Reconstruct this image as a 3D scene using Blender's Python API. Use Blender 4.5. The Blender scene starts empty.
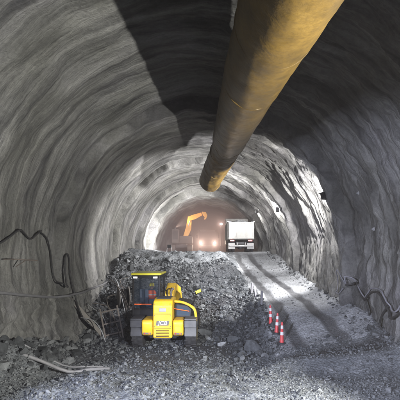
import bpy, bmesh, math, random
import numpy as np
from mathutils import Vector, Matrix, Quaternion

random.seed(7)
RNG = np.random.default_rng(11)
SC = bpy.context.scene
COL = SC.collection
CAM_Z = 4.2            # eye height over the lower floor; also the springline of the arch
PI = math.pi

# ------------------------------------------------------------------ noise
_perm = np.random.default_rng(3).permutation(256)
_perm = np.concatenate([_perm, _perm, _perm]).astype(np.int64)
_gr = np.random.default_rng(5).normal(size=(256, 3))
_gr /= np.linalg.norm(_gr, axis=1)[:, None]


def pnoise(x, y, z):
    x, y, z = np.broadcast_arrays(np.asarray(x, float), np.asarray(y, float), np.asarray(z, float))
    xi, yi, zi = np.floor(x), np.floor(y), np.floor(z)
    xf, yf, zf = x - xi, y - yi, z - zi
    xi = xi.astype(np.int64) & 255
    yi = yi.astype(np.int64) & 255
    zi = zi.astype(np.int64) & 255
    u = xf * xf * xf * (xf * (xf * 6 - 15) + 10)
    v = yf * yf * yf * (yf * (yf * 6 - 15) + 10)
    w = zf * zf * zf * (zf * (zf * 6 - 15) + 10)
    r = 0
    for dx in (0, 1):
        a = _perm[(xi + dx) & 255]
        wx = u if dx else 1 - u
        for dy in (0, 1):
            b = _perm[(a + yi + dy) & 255]
            wy = v if dy else 1 - v
            for dz in (0, 1):
                g = _gr[_perm[(b + zi + dz) & 255]]
                wz = w if dz else 1 - w
                r = r + wx * wy * wz * (g[..., 0] * (xf - dx) + g[..., 1] * (yf - dy) + g[..., 2] * (zf - dz))
    return r * 1.6


def fbm(x, y, z, o=3):
    a, r, f = 1.0, 0, 1.0
    for k in range(o):
        r = r + a * pnoise(x * f + 17.3 * k, y * f + 5.1 * k, z * f + 9.7 * k)
        a *= .5
        f *= 2.03
    return r


def S(a, b, x):
    t = np.clip((np.asarray(x, float) - a) / (b - a), 0, 1)
    return t * t * (3 - 2 * t)


# ------------------------------------------------------------------ materials
def new_mat(name):
    m = bpy.data.materials.new(name)
    m.use_nodes = True
    nt = m.node_tree
    return m, nt, nt.nodes['Principled BSDF']


def N(nt, t, **kw):
    n = nt.nodes.new(t)
    for k, v in kw.items():
        if k.startswith('i_'):
            n.inputs[k[2:].replace('_', ' ')].default_value = v
        else:
            setattr(n, k, v)
    return n


def ramp(nt, stops):
    n = nt.nodes.new('ShaderNodeValToRGB')
    e = n.color_ramp.elements
    while len(e) < len(stops):
        e.new(.5)
    for k, (p, c) in enumerate(stops):
        e[k].position = p
        e[k].color = (*c, 1) if len(c) == 3 else c
    return n


def grey(v, t=0.0):
    return (v * (1 - t), v, v * (1 + t))


def mixc(nt, fac, a, b, mode='MIX'):
    n = nt.nodes.new('ShaderNodeMix')
    n.data_type = 'RGBA'
    n.blend_type = mode
    L = nt.links
    for s, v in ((n.inputs[0], fac), (n.inputs[6], a), (n.inputs[7], b)):
        if isinstance(v, (int, float)):
            s.default_value = v
        elif isinstance(v, tuple):
            s.default_value = (*v, 1)
        else:
            L.new(v, s)
    return n.outputs[2]


def paint(name, col, rough=.45, dirt=.5, dirtcol=(.16, .15, .15), metal=0.0, scale=3.0, coat=0.0):
    """painted metal with dust and scuffs"""
    m, nt, b = new_mat(name)
    L = nt.links
    tc = N(nt, 'ShaderNodeTexCoord')
    n1 = N(nt, 'ShaderNodeTexNoise', i_Scale=scale, i_Detail=8.0, i_Roughness=.7)
    L.new(tc.outputs['Object'], n1.inputs['Vector'])
    r = ramp(nt, [(.42, (0, 0, 0)), (.72, (1, 1, 1))])
    L.new(n1.outputs['Fac'], r.inputs[0])
    mu = N(nt, 'ShaderNodeMath', operation='MULTIPLY')
    mu.inputs[1].default_value = dirt
    L.new(r.outputs[0], mu.inputs[0])
    c = mixc(nt, mu.outputs[0], col, dirtcol)
    L.new(c, b.inputs['Base Color'])
    mr = N(nt, 'ShaderNodeMapRange')
    mr.inputs[3].default_value = rough
    mr.inputs[4].default_value = min(1, rough + .35)
    L.new(mu.outputs[0], mr.inputs[0])
    L.new(mr.outputs[0], b.inputs['Roughness'])
    b.inputs['Metallic'].default_value = metal
    b.inputs['Coat Weight'].default_value = coat
    if max(col) < .05:
        b.inputs['Specular IOR Level'].default_value = .25
    return m


def emis(name, col, strength):
    m, nt, b = new_mat(name)
    b.inputs['Base Color'].default_value = (.8, .8, .8, 1)
    b.inputs['Emission Color'].default_value = (*col, 1)
    b.inputs['Emission Strength'].default_value = strength
    return m


def shotcrete():
    m, nt, b = new_mat('sprayed_concrete')
    L = nt.links
    tc = N(nt, 'ShaderNodeTexCoord')
    uv = N(nt, 'ShaderNodeUVMap', uv_map='profile')
    # streaks run round the arch: u = metres round the arch, v = metres along the tunnel
    mp = N(nt, 'ShaderNodeMapping')
    mp.inputs['Scale'].default_value = (.28, 1.9, 1)
    L.new(uv.outputs[0], mp.inputs[0])
    st = N(nt, 'ShaderNodeTexNoise', i_Scale=1.0, i_Detail=9.0, i_Roughness=.62, i_Distortion=.6)
    L.new(mp.outputs[0], st.inputs['Vector'])
    mp2 = N(nt, 'ShaderNodeMapping')
    mp2.inputs['Scale'].default_value = (.7, 6.5, 1)
    L.new(uv.outputs[0], mp2.inputs[0])
    st2 = N(nt, 'ShaderNodeTexNoise', i_Scale=1.0, i_Detail=8.0, i_Roughness=.6, i_Distortion=.8)
    L.new(mp2.outputs[0], st2.inputs['Vector'])
    big = N(nt, 'ShaderNodeTexNoise', i_Scale=.42, i_Detail=5.0, i_Roughness=.55)
    L.new(tc.outputs['Object'], big.inputs['Vector'])
    sp = N(nt, 'ShaderNodeTexNoise', i_Scale=9.0, i_Detail=8.0, i_Roughness=.7)
    L.new(tc.outputs['Object'], sp.inputs['Vector'])
    r1 = ramp(nt, [(.31, (.032, .032, .035)), (.45, (.115, .114, .113)), (.58, (.20, .198, .195)), (.76, (.34, .337, .33))])
    L.new(st.outputs['Fac'], r1.inputs[0])
    r2 = ramp(nt, [(.33, (.30, .30, .32)), (.52, (1, 1, 1))])
    L.new(st2.outputs['Fac'], r2.inputs[0])
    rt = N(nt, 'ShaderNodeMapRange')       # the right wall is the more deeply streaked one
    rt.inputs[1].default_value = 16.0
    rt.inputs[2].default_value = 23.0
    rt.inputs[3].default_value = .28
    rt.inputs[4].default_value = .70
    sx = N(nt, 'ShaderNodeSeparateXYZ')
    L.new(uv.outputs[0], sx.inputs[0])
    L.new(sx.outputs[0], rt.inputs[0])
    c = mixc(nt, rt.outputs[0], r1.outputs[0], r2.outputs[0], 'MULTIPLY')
    r3 = ramp(nt, [(.34, (.68, .69, .63)), (.52, (.92, .93, .90)), (.68, (1.0, 1.0, 1.04))])
    L.new(big.outputs['Fac'], r3.inputs[0])
    c = mixc(nt, .85, c, r3.outputs[0], 'MULTIPLY')
    r4 = ramp(nt, [(.35, (.45, .45, .46)), (.6, (1, 1, 1))])
    L.new(sp.outputs['Fac'], r4.inputs[0])
    c = mixc(nt, .5, c, r4.outputs[0], 'MULTIPLY')
    L.new(c, b.inputs['Base Color'])
    b.inputs['Roughness'].default_value = .78
    b.inputs['Specular IOR Level'].default_value = .35
    bn = N(nt, 'ShaderNodeTexNoise', i_Scale=14.0, i_Detail=10.0, i_Roughness=.72)
    L.new(tc.outputs['Object'], bn.inputs['Vector'])
    ad = N(nt, 'ShaderNodeMath', operation='ADD')
    L.new(bn.outputs['Fac'], ad.inputs[0])
    m2 = N(nt, 'ShaderNodeMath', operation='MULTIPLY')
    m2.inputs[1].default_value = 2.2
    L.new(st2.outputs['Fac'], m2.inputs[0])
    L.new(m2.outputs[0], ad.inputs[1])
    fg_ = N(nt, 'ShaderNodeTexVoronoi', i_Scale=22.0)
    L.new(tc.outputs['Object'], fg_.inputs['Vector'])
    m3 = N(nt, 'ShaderNodeMath', operation='MULTIPLY_ADD')
    m3.inputs[1].default_value = .15
    L.new(fg_.outputs['Distance'], m3.inputs[0])
    L.new(ad.outputs[0], m3.inputs[2])
    ad = m3
    bp = N(nt, 'ShaderNodeBump', i_Strength=1.0, i_Distance=.075)
    L.new(ad.outputs[0], bp.inputs['Height'])
    L.new(bp.outputs[0], b.inputs['Normal'])
    return m


def rock_mat(name, lo, hi, island=True, tint=.08):
    m, nt, b = new_mat(name)
    L = nt.links
    tc = N(nt, 'ShaderNodeTexCoord')
    n1 = N(nt, 'ShaderNodeTexNoise', i_Scale=7.0, i_Detail=9.0, i_Roughness=.7)
    L.new(tc.outputs['Object'], n1.inputs['Vector'])
    if island:
        g = N(nt, 'ShaderNodeNewGeometry')
        r = ramp(nt, [(0, grey(lo, tint)), (.55, grey((lo + hi) * .45, tint * .8)), (1, grey(hi, tint * .5))])
        L.new(g.outputs['Random Per Island'], r.inputs[0])
        base = r.outputs[0]
    else:
        base = grey((lo + hi) / 2, tint)
    r2 = ramp(nt, [(.3, (.5, .5, .5)), (.62, (1.1, 1.1, 1.1))])
    L.new(n1.outputs['Fac'], r2.inputs[0])
    c = mixc(nt, 1.0, base, r2.outputs[0], 'MULTIPLY')
    L.new(c, b.inputs['Base Color'])
    b.inputs['Roughness'].default_value = .88
    b.inputs['Specular IOR Level'].default_value = .2
    bp = N(nt, 'ShaderNodeBump', i_Strength=.6, i_Distance=.02)
    L.new(n1.outputs['Fac'], bp.inputs['Height'])
    L.new(bp.outputs[0], b.inputs['Normal'])
    return m


def ground_mat(name, road=False):
    m, nt, b = new_mat(name)
    L = nt.links
    tc = N(nt, 'ShaderNodeTexCoord')
    at = N(nt, 'ShaderNodeAttribute', attribute_name='wet_shade')
    n1 = N(nt, 'ShaderNodeTexNoise', i_Scale=1.1, i_Detail=9.0, i_Roughness=.68)
    L.new(tc.outputs['Object'], n1.inputs['Vector'])
    n2 = N(nt, 'ShaderNodeTexNoise', i_Scale=12.0, i_Detail=9.0, i_Roughness=.75)
    L.new(tc.outputs['Object'], n2.inputs['Vector'])
    vo = N(nt, 'ShaderNodeTexVoronoi', i_Scale=16.0)
    L.new(tc.outputs['Object'], vo.inputs['Vector'])
    if road:
        r1 = ramp(nt, [(.3, grey(.19, .05)), (.5, grey(.28, .05)), (.7, grey(.37, .04))])
    else:
        r1 = ramp(nt, [(.3, grey(.06, .10)), (.5, grey(.13, .08)), (.72, grey(.22, .06))])
    L.new(n1.outputs['Fac'], r1.inputs[0])
    r2 = ramp(nt, [(.32, (.4, .4, .42)), (.62, (1.15, 1.15, 1.15))])
    L.new(n2.outputs['Fac'], r2.inputs[0])
    c = mixc(nt, .9, r1.outputs[0], r2.outputs[0], 'MULTIPLY')
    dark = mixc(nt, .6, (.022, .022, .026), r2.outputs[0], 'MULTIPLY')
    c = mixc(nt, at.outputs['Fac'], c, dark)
    L.new(c, b.inputs['Base Color'])
    mr = N(nt, 'ShaderNodeMapRange')
    mr.inputs[3].default_value = .85
    mr.inputs[4].default_value = .5
    L.new(at.outputs['Fac'], mr.inputs[0])
    L.new(mr.outputs[0], b.inputs['Roughness'])
    ad = N(nt, 'ShaderNodeMath', operation='ADD')
    L.new(n2.outputs['Fac'], ad.inputs[0])
    L.new(vo.outputs['Distance'], ad.inputs[1])
    bp = N(nt, 'ShaderNodeBump', i_Strength=.8, i_Distance=.05)
    L.new(ad.outputs[0], bp.inputs['Height'])
    L.new(bp.outputs[0], b.inputs['Normal'])
    return m


def duct_mat():
    m, nt, b = new_mat('yellow_duct_fabric')
    L = nt.links
    tc = N(nt, 'ShaderNodeTexCoord')
    n1 = N(nt, 'ShaderNodeTexNoise', i_Scale=1.3, i_Detail=7.0, i_Roughness=.65)
    L.new(tc.outputs['Object'], n1.inputs['Vector'])
    r = ramp(nt, [(.3, (.033, .020, .0035)), (.55, (.074, .044, .006)), (.75, (.112, .070, .013))])
    L.new(n1.outputs['Fac'], r.inputs[0])
    n2 = N(nt, 'ShaderNodeTexNoise', i_Scale=16.0, i_Detail=6.0, i_Roughness=.7)
    L.new(tc.outputs['Object'], n2.inputs['Vector'])
    r2 = ramp(nt, [(.3, (.55, .55, .55)), (.55, (1, 1, 1))])
    L.new(n2.outputs['Fac'], r2.inputs[0])
    c = mixc(nt, .6, r.outputs[0], r2.outputs[0], 'MULTIPLY')
    L.new(c, b.inputs['Base Color'])
    b.inputs['Roughness'].default_value = .5
    b.inputs['Specular IOR Level'].default_value = .5
    uv = N(nt, 'ShaderNodeUVMap', uv_map='profile')
    mp = N(nt, 'ShaderNodeMapping')
    mp.inputs['Scale'].default_value = (2.0, 2.6, 1)
    L.new(uv.outputs[0], mp.inputs[0])
    n3 = N(nt, 'ShaderNodeTexNoise', i_Scale=1.0, i_Detail=6.0, i_Roughness=.6, i_Distortion=.3)
    L.new(mp.outputs[0], n3.inputs['Vector'])
    bp = N(nt, 'ShaderNodeBump', i_Strength=.55, i_Distance=.06)
    L.new(n3.outputs['Fac'], bp.inputs['Height'])
    L.new(bp.outputs[0], b.inputs['Normal'])
    return m


def glass_mat(name, tint=(.75, .82, .85), alpha=.28):
    m, nt, b = new_mat(name)
    b.inputs['Base Color'].default_value = (*tint, 1)
    b.inputs['Roughness'].default_value = .12
    b.inputs['Alpha'].default_value = alpha
    return m


M = dict(
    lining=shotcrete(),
    rock=rock_mat('broken_rock', .024, .17, tint=.10),
    gravel=rock_mat('gravel_stone', .05, .15, tint=.08),
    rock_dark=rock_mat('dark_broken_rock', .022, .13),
    farrock=rock_mat('bare_rock', .05, .11, island=False, tint=-.03),
    boulder=rock_mat('pale_boulder', .16, .28, island=False, tint=.04),
    dboulder=rock_mat('dark_boulder', .05, .12, island=False, tint=.06),
    ground=ground_mat('muck_ground'),
    road=ground_mat('dusty_road', True),
    duct=duct_mat(),
    yellow=paint('yellow_paint', (.62, .38, .006), .45, .55, (.26, .19, .08), coat=.15, scale=5),
    limeyellow=paint('lime_yellow_paint', (.50, .46, .03), .4, .3, (.3, .28, .1)),
    black=paint('black_paint', (.005, .005, .006), .45, .3, (.022, .022, .025)),
    dgrey=paint('dark_grey_paint', (.03, .031, .036), .5, .5, (.08, .08, .085)),
    fender=paint('grey_fender', (.07, .073, .08), .6, .6, (.15, .15, .16)),
    fenderpale=paint('dusty_fender', (.19, .19, .20), .6, .5, (.11, .11, .12)),
    rubber=paint('tyre_rubber', (.014, .014, .016), .8, .6, (.06, .06, .064), scale=6),
    rim=paint('wheel_rim', (.30, .22, .05), .5, .6),
    orange=paint('orange_paint', (.80, .13, .02), .4, .15),
    exorange=paint('machine_orange', (.80, .36, .02), .45, .3),
    white=paint('white_body_paint', (.29, .29, .28), .6, .55, (.16, .155, .15), scale=1.2),
    offwhite=paint('pale_dusty_paint', (.28, .28, .28), .6, .5, (.24, .24, .25)),
    steel=paint('galvanised_steel', (.34, .35, .37), .45, .5, (.16, .15, .14), metal=.4),
    rust=paint('rusty_steel', (.075, .06, .052), .7, .6, (.12, .115, .11)),
    cable=paint('black_cable', (.015, .015, .016), .6, .4, (.04, .04, .04)),
    hose=paint('grey_hose', (.07, .07, .076), .6, .5, (.13, .13, .135)),
    hosepale2=paint('dusty_pipe', (.15, .15, .16), .6, .6, (.08, .08, .085)),
    palehose=paint('pale_hose', (.12, .12, .135), .6, .5, (.25, .25, .28)),
    timber=paint('pale_timber', (.13, .12, .11), .8, .6, (.09, .085, .08)),
    redplastic=paint('red_plastic', (.50, .045, .05), .5, .5, (.28, .17, .17)),
    whiteband=paint('white_reflector', (.55, .55, .55), .4, .5, (.3, .29, .29)),
    seat=paint('seat_fabric', (.10, .13, .20), .85, .3),
    hivis=paint('orange_vest', (.85, .13, .03), .8, .1),
    helmet=paint('yellow_helmet', (.80, .70, .03), .35, .1),
    skin=paint('skin', (.50, .30, .21), .55, .1, (.4, .22, .15)),
    navy=paint('navy_cloth', (.03, .04, .08), .9, .2),
    taillight=paint('red_lens', (.45, .02, .02), .3, .2),
    plate=paint('badge_plate', (.10, .10, .105), .4, .2),
    badge=paint('badge_letters', (.80, .80, .78), .4, .1),
    glass=glass_mat('cab_glass', (.02, .028, .04), .30),
    dglass=glass_mat('dark_glass', (.05, .07, .10), .8),
    lamp=emis('lamp_lens', (1, .97, .9), 12),
    worklamp=emis('work_lamp_lens', (1, 1, .97), 1.6),
    headlamp=emis('headlamp_lens', (1, .86, .68), 60),
)

# ------------------------------------------------------------------ object helpers


def tag(o, label, cat=None, group=None, kind=None):
    if label:
        o['label'] = label
    if cat:
        o['category'] = cat
    if group:
        o['group'] = group
    if kind:
        o['kind'] = kind
    return o


def thing(name, label, cat, loc=(0, 0, 0), rotz=0, group=None):
    o = bpy.data.objects.new(name, None)
    COL.objects.link(o)
    o.empty_display_size = .3
    o.location = loc
    o.rotation_euler = (0, 0, rotz)
    return tag(o, label, cat, group)


def copy_tree(o, parent=None):
    c = o.copy()
    COL.objects.link(c)
    c.parent = parent
    for ch in list(o.children):
        copy_tree(ch, c)
    return c


def np_mesh(name, v, f, mat, smooth=True, parent=None, uv=None, attr=None):
    me = bpy.data.meshes.new(name)
    v = np.ascontiguousarray(v, dtype=np.float32)
    f = np.ascontiguousarray(f, dtype=np.int32)
    k = f.shape[1]
    me.vertices.add(len(v))
    me.vertices.foreach_set('co', v.ravel())
    me.loops.add(f.size)
    me.loops.foreach_set('vertex_index', f.ravel())
    me.polygons.add(len(f))
    me.polygons.foreach_set('loop_start', np.arange(0, f.size, k, dtype=np.int32))
    me.polygons.foreach_set('use_smooth', np.full(len(f), smooth, dtype=bool))
    me.update(calc_edges=True)
    if uv is not None:
        l = me.uv_layers.new(name='profile')
        l.data.foreach_set('uv', np.ascontiguousarray(uv[f.ravel()], dtype=np.float32).ravel())
    if attr:
        for nm, a in attr.items():
            at = me.attributes.new(nm, 'FLOAT', 'POINT')
            at.data.foreach_set('value', np.ascontiguousarray(a, dtype=np.float32))
    me.materials.append(mat)
    me.validate()
    o = bpy.data.objects.new(name, me)
    COL.objects.link(o)
    o.parent = parent
    return o


def grid_faces(nr, nc, wrap=False):
    i = np.arange(nr - 1)[:, None]
    j = np.arange(nc if wrap else nc - 1)[None, :]
    j2 = (j + 1) % nc
    a = i * nc + j
    b = i * nc + j2
    return np.stack([a, b, b + nc, a + nc], -1).reshape(-1, 4)


class B:
    """collects shapes for one part"""

    def __init__(s):
        s.bm = bmesh.new()

    def box(s, c, size, rot=None, taper=None):
        r = bmesh.ops.create_cube(s.bm, size=1.0)
        mt = Matrix.Translation(c)
        if rot is not None:
            mt = mt @ (Matrix.Rotation(rot[2], 4, 'Z') @ Matrix.Rotation(rot[1], 4, 'Y') @ Matrix.Rotation(rot[0], 4, 'X'))
        for v in r['verts']:
            co = Vector((v.co.x * size[0], v.co.y * size[1], v.co.z * size[2]))
            if taper and v.co.z > 0:
                co.x *= taper[0]
                co.y *= taper[1]
            v.co = mt @ co
        return s

    def rng(s, x0, x1, y0, y1, z0, z1, **k):
        return s.box(((x0 + x1) / 2, (y0 + y1) / 2, (z0 + z1) / 2), (x1 - x0, y1 - y0, z1 - z0), **k)

    def cyl(s, p0, p1, r0, r1=None, seg=20):
        p0, p1 = Vector(p0), Vector(p1)
        d = p1 - p0
        r = bmesh.ops.create_cone(s.bm, cap_ends=True, segments=seg, radius1=r0, radius2=r0 if r1 is None else r1, depth=d.length)
        mt = Matrix.Translation((p0 + p1) / 2) @ d.to_track_quat('Z', 'Y').to_matrix().to_4x4()
        bmesh.ops.transform(s.bm, matrix=mt, verts=r['verts'])
        return s

    def sphere(s, c, r, sc=(1, 1, 1), u=16, v=10):
        q = bmesh.ops.create_uvsphere(s.bm, u_segments=u, v_segments=v, radius=r)
        for w in q['verts']:
            w.co = Vector((w.co.x * sc[0] + c[0], w.co.y * sc[1] + c[1], w.co.z * sc[2] + c[2]))
        return s

    def tube(s, pts, r, seg=8, smooth=3):
        pts = spline(pts, smooth) if smooth else [Vector(p) for p in pts]
        prev = None
        rings = []
        up = Vector((0.13, 0.2, 1)).normalized()
        for k, p in enumerate(pts):
            t = (pts[min(k + 1, len(pts) - 1)] - pts[max(k - 1, 0)]).normalized()
            a = t.cross(up)
            if a.length < .05:
                a = t.cross(Vector((1, 0, 0)))
            a.normalize()
            if prev is not None and a.dot(prev) < 0:
                a = -a
            prev = a
            b2 = t.cross(a).normalized()
            rr = r(k / (len(pts) - 1)) if callable(r) else r
            rings.append([s.bm.verts.new(p + (a * math.cos(2 * PI * j / seg) + b2 * math.sin(2 * PI * j / seg)) * rr) for j in range(seg)])
        for q in range(len(rings) - 1):
            for j in range(seg):
                s.bm.faces.new((rings[q][j], rings[q][(j + 1) % seg], rings[q + 1][(j + 1) % seg], rings[q + 1][j]))
        s.bm.faces.new(rings[0])
        s.bm.faces.new(rings[-1][::-1])
        return s

    def prism(s, outline, axis, a, b):
        """outline in the two remaining axes, extruded along axis from a to b"""
        def mk(p, t):
            return {'x': (t, p[0], p[1]), 'y': (p[0], t, p[1]), 'z': (p[0], p[1], t)}[axis]
        v0 = [s.bm.verts.new(mk(p, a)) for p in outline]
        v1 = [s.bm.verts.new(mk(p, b)) for p in outline]
        n = len(outline)
        s.bm.faces.new(v0)
        s.bm.faces.new(v1[::-1])
        for k in range(n):
            s.bm.faces.new((v0[k], v1[k], v1[(k + 1) % n], v0[(k + 1) % n]))
        return s

    def lathe(s, prof, c, axis='x', seg=28):
        """prof: (t along axis, radius)"""
        rings = []
        for t, r in prof:
            ring = []
            for j in range(seg):
                a = 2 * PI * j / seg
                u, w = r * math.cos(a), r * math.sin(a)
                p = {'x': (t, u, w), 'y': (u, t, w), 'z': (u, w, t)}[axis]
                ring.append(s.bm.verts.new(Vector(p) + Vector(c)))
            rings.append(ring)
        for q in range(len(rings) - 1):
            for j in range(seg):
                s.bm.faces.new((rings[q][j], rings[q][(j + 1) % seg], rings[q + 1][(j + 1) % seg], rings[q + 1][j]))
        s.bm.faces.new(rings[0][::-1])
        s.bm.faces.new(rings[-1])
        return s

    def build(s, name, mat, parent=None, loc=(0, 0, 0), bevel=0, smooth=True, seg=2):
        bmesh.ops.recalc_face_normals(s.bm, faces=s.bm.faces)
        me = bpy.data.meshes.new(name)
        for f in s.bm.faces:
            f.smooth = smooth
        s.bm.to_mesh(me)
        s.bm.free()
        me.materials.append(M[mat] if isinstance(mat, str) else mat)
        if smooth:
            me.set_sharp_from_angle(angle=math.radians(35))
        o = bpy.data.objects.new(name, me)
        COL.objects.link(o)
        o.location = loc
        o.parent = parent
        if bevel:
            md = o.modifiers.new('Bevel', 'BEVEL')
            md.width = bevel
            md.segments = seg
            md.limit_method = 'ANGLE'
        return o


def spline(pts, n=4):
    p = [Vector(q) for q in pts]
    if len(p) < 3:
        return p
    out = []
    for k in range(len(p) - 1):
        p0, p1, p2, p3 = p[max(k - 1, 0)], p[k], p[k + 1], p[min(k + 2, len(p) - 1)]
        for j in range(n):
            t = j / n
            out.append(.5 * ((2 * p1) + (p2 - p0) * t + (2 * p0 - 5 * p1 + 4 * p2 - p3) * t * t + (3 * p1 - p0 - 3 * p2 + p3) * t ** 3))
    out.append(p[-1])
    return out


# ------------------------------------------------------------------ the tunnel lining
EDGES = [-14.0, -4.0, 5.5, 15.1, 24.5, 31.8, 37.5, 63.0]     # where each excavation round begins
R0, FLARE = 6.0, .45


def foot_in(z):
    """how far the lower side wall leans in below the springline"""
    t = np.clip((CAM_Z - z) / 4.5, 0, 1)
    return .35 * t * t


def round_of(d):
    k = 0
    while k < len(EDGES) - 2 and d >= EDGES[k + 1]:
        k += 1
    return k


def wall_r(d):
    k = round_of(d)
    return R0 + FLARE * min(1, (d - EDGES[k]) / (EDGES[k + 1] - EDGES[k])) if k < 6 else 5.7


ARC = PI * R0


def lining_disp(P, s, d, side_low):
    """inward relief of the sprayed concrete. s: metres round the arch from the left springline"""
    right = S(ARC * .42, ARC * .62, s)
    dw = d + .55 * pnoise(s * .22, d * .15, 3.1) + .05 * s * right
    big = .15 * fbm(P[0] * .35, P[1] * .35, P[2] * .35, 3)
    st = 1 - np.abs(pnoise(s * .20, dw * 1.05, 7.7)) * 2
    st2 = 1 - np.abs(pnoise(s * .42, dw * 2.6, 1.7)) * 2
    n3 = pnoise(s * .9, dw * 5.0, 4.4)
    am = (.020 + .095 * right) * (.35 + 1.2 * S(-.5, .5, fbm(P[0] * .3, P[1] * .3, P[2] * .3 + 40, 2)))
    rel = big + am * st + am * .55 * st2 + am * .35 * n3
    flake = S(.02, .11, pnoise(s * .34, dw * 1.5, 9.2)) + .6 * S(.02, .14, pnoise(s * .7, dw * 3.2, 2.2))
    rel = rel + .085 * flake * (.12 + .88 * right)
    rel = rel + (.034 + .02 * right) * fbm(P[0] * 2.1, P[1] * 2.1, P[2] * 2.1, 4)
    ch = 1 - np.abs(fbm(P[0] * .9, P[1] * .9, P[2] * 1.1, 3)) * 1.6
    rel = rel + side_low * (.20 * ch + .09 * fbm(P[0] * 3.0, P[1] * 3.0, P[2] * 3.0, 2))
    return rel


def build_round(k, parent):
    e0, e1 = EDGES[k], EDGES[k + 1]
    ds = .055 if k in (2, 3) else (.075 if k in (4, 5) else .16)
    rock = k == 6
    if k == 1:
        ds = .11
    # rows along the tunnel, beginning with the step face that looks back toward the entrance
    rows = []
    if k > 0:
        for q in np.linspace(0, 1, 12):
            rows.append((e0 + .10 * q ** 3 - .02, (R0 if not rock else 5.7) + .85 * (1 - q) ** 1.2))
    dd = np.arange(e0 + (.14 if k > 0 else 0), e1 + .30, ds)
    for d in dd:
        t = (d - e0) / (e1 - e0)
        rows.append((d, (R0 + FLARE * t) if not rock else 5.7))
    rows = np.array(rows)
    # columns round the arch: left foot, springline, crown, springline, right foot
    zl = np.arange(-.8, CAM_Z, ds)
    th = np.arange(0, ARC, ds)
    sL = zl - CAM_Z
    cols = np.concatenate([sL, th, [ARC], ARC + (CAM_Z - zl[::-1])])
    D, Sg = np.meshgrid(rows[:, 0], cols, indexing='ij')
    R = np.repeat(rows[:, 1][:, None], len(cols), 1)
    a = np.clip(Sg, 0, ARC) / R0
    low = np.where(Sg < 0, -Sg, np.where(Sg > ARC, Sg - ARC, 0))
    z0 = CAM_Z - low
    nx, nz = -np.cos(a), np.sin(a)
    fi = .35 * np.clip(low / 4.5, 0, 1) ** 2
    X = nx * (R - fi)
    Z = np.where(low > 0, z0, CAM_Z + nz * R)
    fade = np.exp(-np.clip(D - e0, 0, None) / .8) if k > 0 else 0
    D2 = D + fade * (.16 * fbm(Sg * .6, 0 * Sg, 2.0 + k, 3))
    sl = S(.7, 2.2, low) * np.where(Sg < 0, 1.0, .45)
    disp = lining_disp((X, D2, Z), Sg, D2, sl)
    if rock:
        disp = .3 * fbm(X * .5, D2 * .5, Z * .5, 4)
    V = np.stack([X - nx * disp, D2, Z - nz * disp], -1).reshape(-1, 3)
    F = grid_faces(len(rows), len(cols))
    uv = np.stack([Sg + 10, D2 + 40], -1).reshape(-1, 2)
    return np_mesh('lining_round', V, F, M['lining'], True, parent, uv)


tunnel = thing('tunnel', 'rough grey sprayed concrete tunnel vault with stepped rings over the whole worksite', 'tunnel', (0, 0, 0))
for k in range(len(EDGES) - 1):
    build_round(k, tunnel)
# the working face that closes the far end
yy, zz = np.meshgrid(np.linspace(-6.5, 6.5, 60), np.linspace(3, 11, 40), indexing='ij')
ff = 62.4 + .6 * fbm(yy * .4, zz * .4, 0 * yy, 4)
np_mesh('rock_face', np.stack([yy, ff, zz], -1).reshape(-1, 3), grid_faces(60, 40), M['farrock'], True, tunnel,
        np.stack([yy, zz], -1).reshape(-1, 2))

# ------------------------------------------------------------------ the ground
_zl = ([9.0, 10.4, 11.6, 12.4, 13.5, 14, 14.8, 16.5, 19, 25, 30, 34.0, 80], [.85, 1.05, .70, .55, .64, .82, 1.1, 1.6, 1.95, 2.5, 3.2, 4.0, 4.0])
_zr = ([9.0, 10.4, 11.6, 12.4, 14.7, 24.5, 30, 34.0, 80], [1.05, 1.35, 1.15, 1.30, 1.68, 2.55, 3.35, 4.05, 4.0])
_bs = ([15.8, 17.4, 19, 19.8, 21, 23.6, 25, 29.5, 80], [.15, .50, .85, 1.45, 2.0, 3.15, 3.5, 4.0, 4.0])


def track_x(d):
    t = np.clip((np.asarray(d, float) - 13) / 17, 0, 1)
    return 3.40 - .65 * t, 4.85 - .95 * t


def hgt(X, d, detail=True):
    X = np.asarray(X, float)
    d = np.asarray(d, float)
    fg = .15 + .95 * S(13.2, 7.4, d) + np.clip(7.4 - d, 0, 7.4) * .2
    bs = np.interp(d, *_bs)
    n = fbm(X * .5, d * .5, 0 * X, 3)
    slope_m = S(15.5, 17.5, d) * S(30.5, 27.5, d)
    left = np.where(d > 15.5, np.maximum(bs + slope_m * .40 * n, .1), fg)
    lf = np.clip((X - 2.65) / 3.35, -.2, 1)
    rp = np.interp(d, *_zl) * (1 - lf) + np.interp(d, *_zr) * lf
    wr = S(1.1, 2.6, X + .35 * pnoise(d * .4, 3.3, 0))
    wd = S(9.2, 10.6, d)
    z = left * (1 - wr * wd) + rp * wr * wd
    # rock heaped against the feet of the walls
    z = z + .65 * S(-4.2, -5.8, X) * S(15, 12, d) + .25 * S(-4.6, -5.9, X) + .22 * S(5.2, 6, X) * S(36, 30, d)
    if detail:
        flat = S(31, 34, d)
        rough = np.where(X > 2.4, S(3.0, 2.3, X) * .6 + .4, 1.0) * (1 - .8 * flat)
        z = z + rough * (.09 * fbm(X * .9, d * .9, 4.0 + 0 * X, 3) + .03 * fbm(X * 3.7, d * 3.7, 1.0 + 0 * X, 3))
        # two wheel ruts up the haul road
        t1, t2 = track_x(d)
        rut = np.exp(-((X - t1) / .24) ** 2) + np.exp(-((X - t2) / .24) ** 2)
        z = z - .10 * rut * S(11.8, 13, d) * S(36, 33, d)
    return z


def gz(x, d):
    return float(hgt(np.array([x]), np.array([d]))[0])


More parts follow.
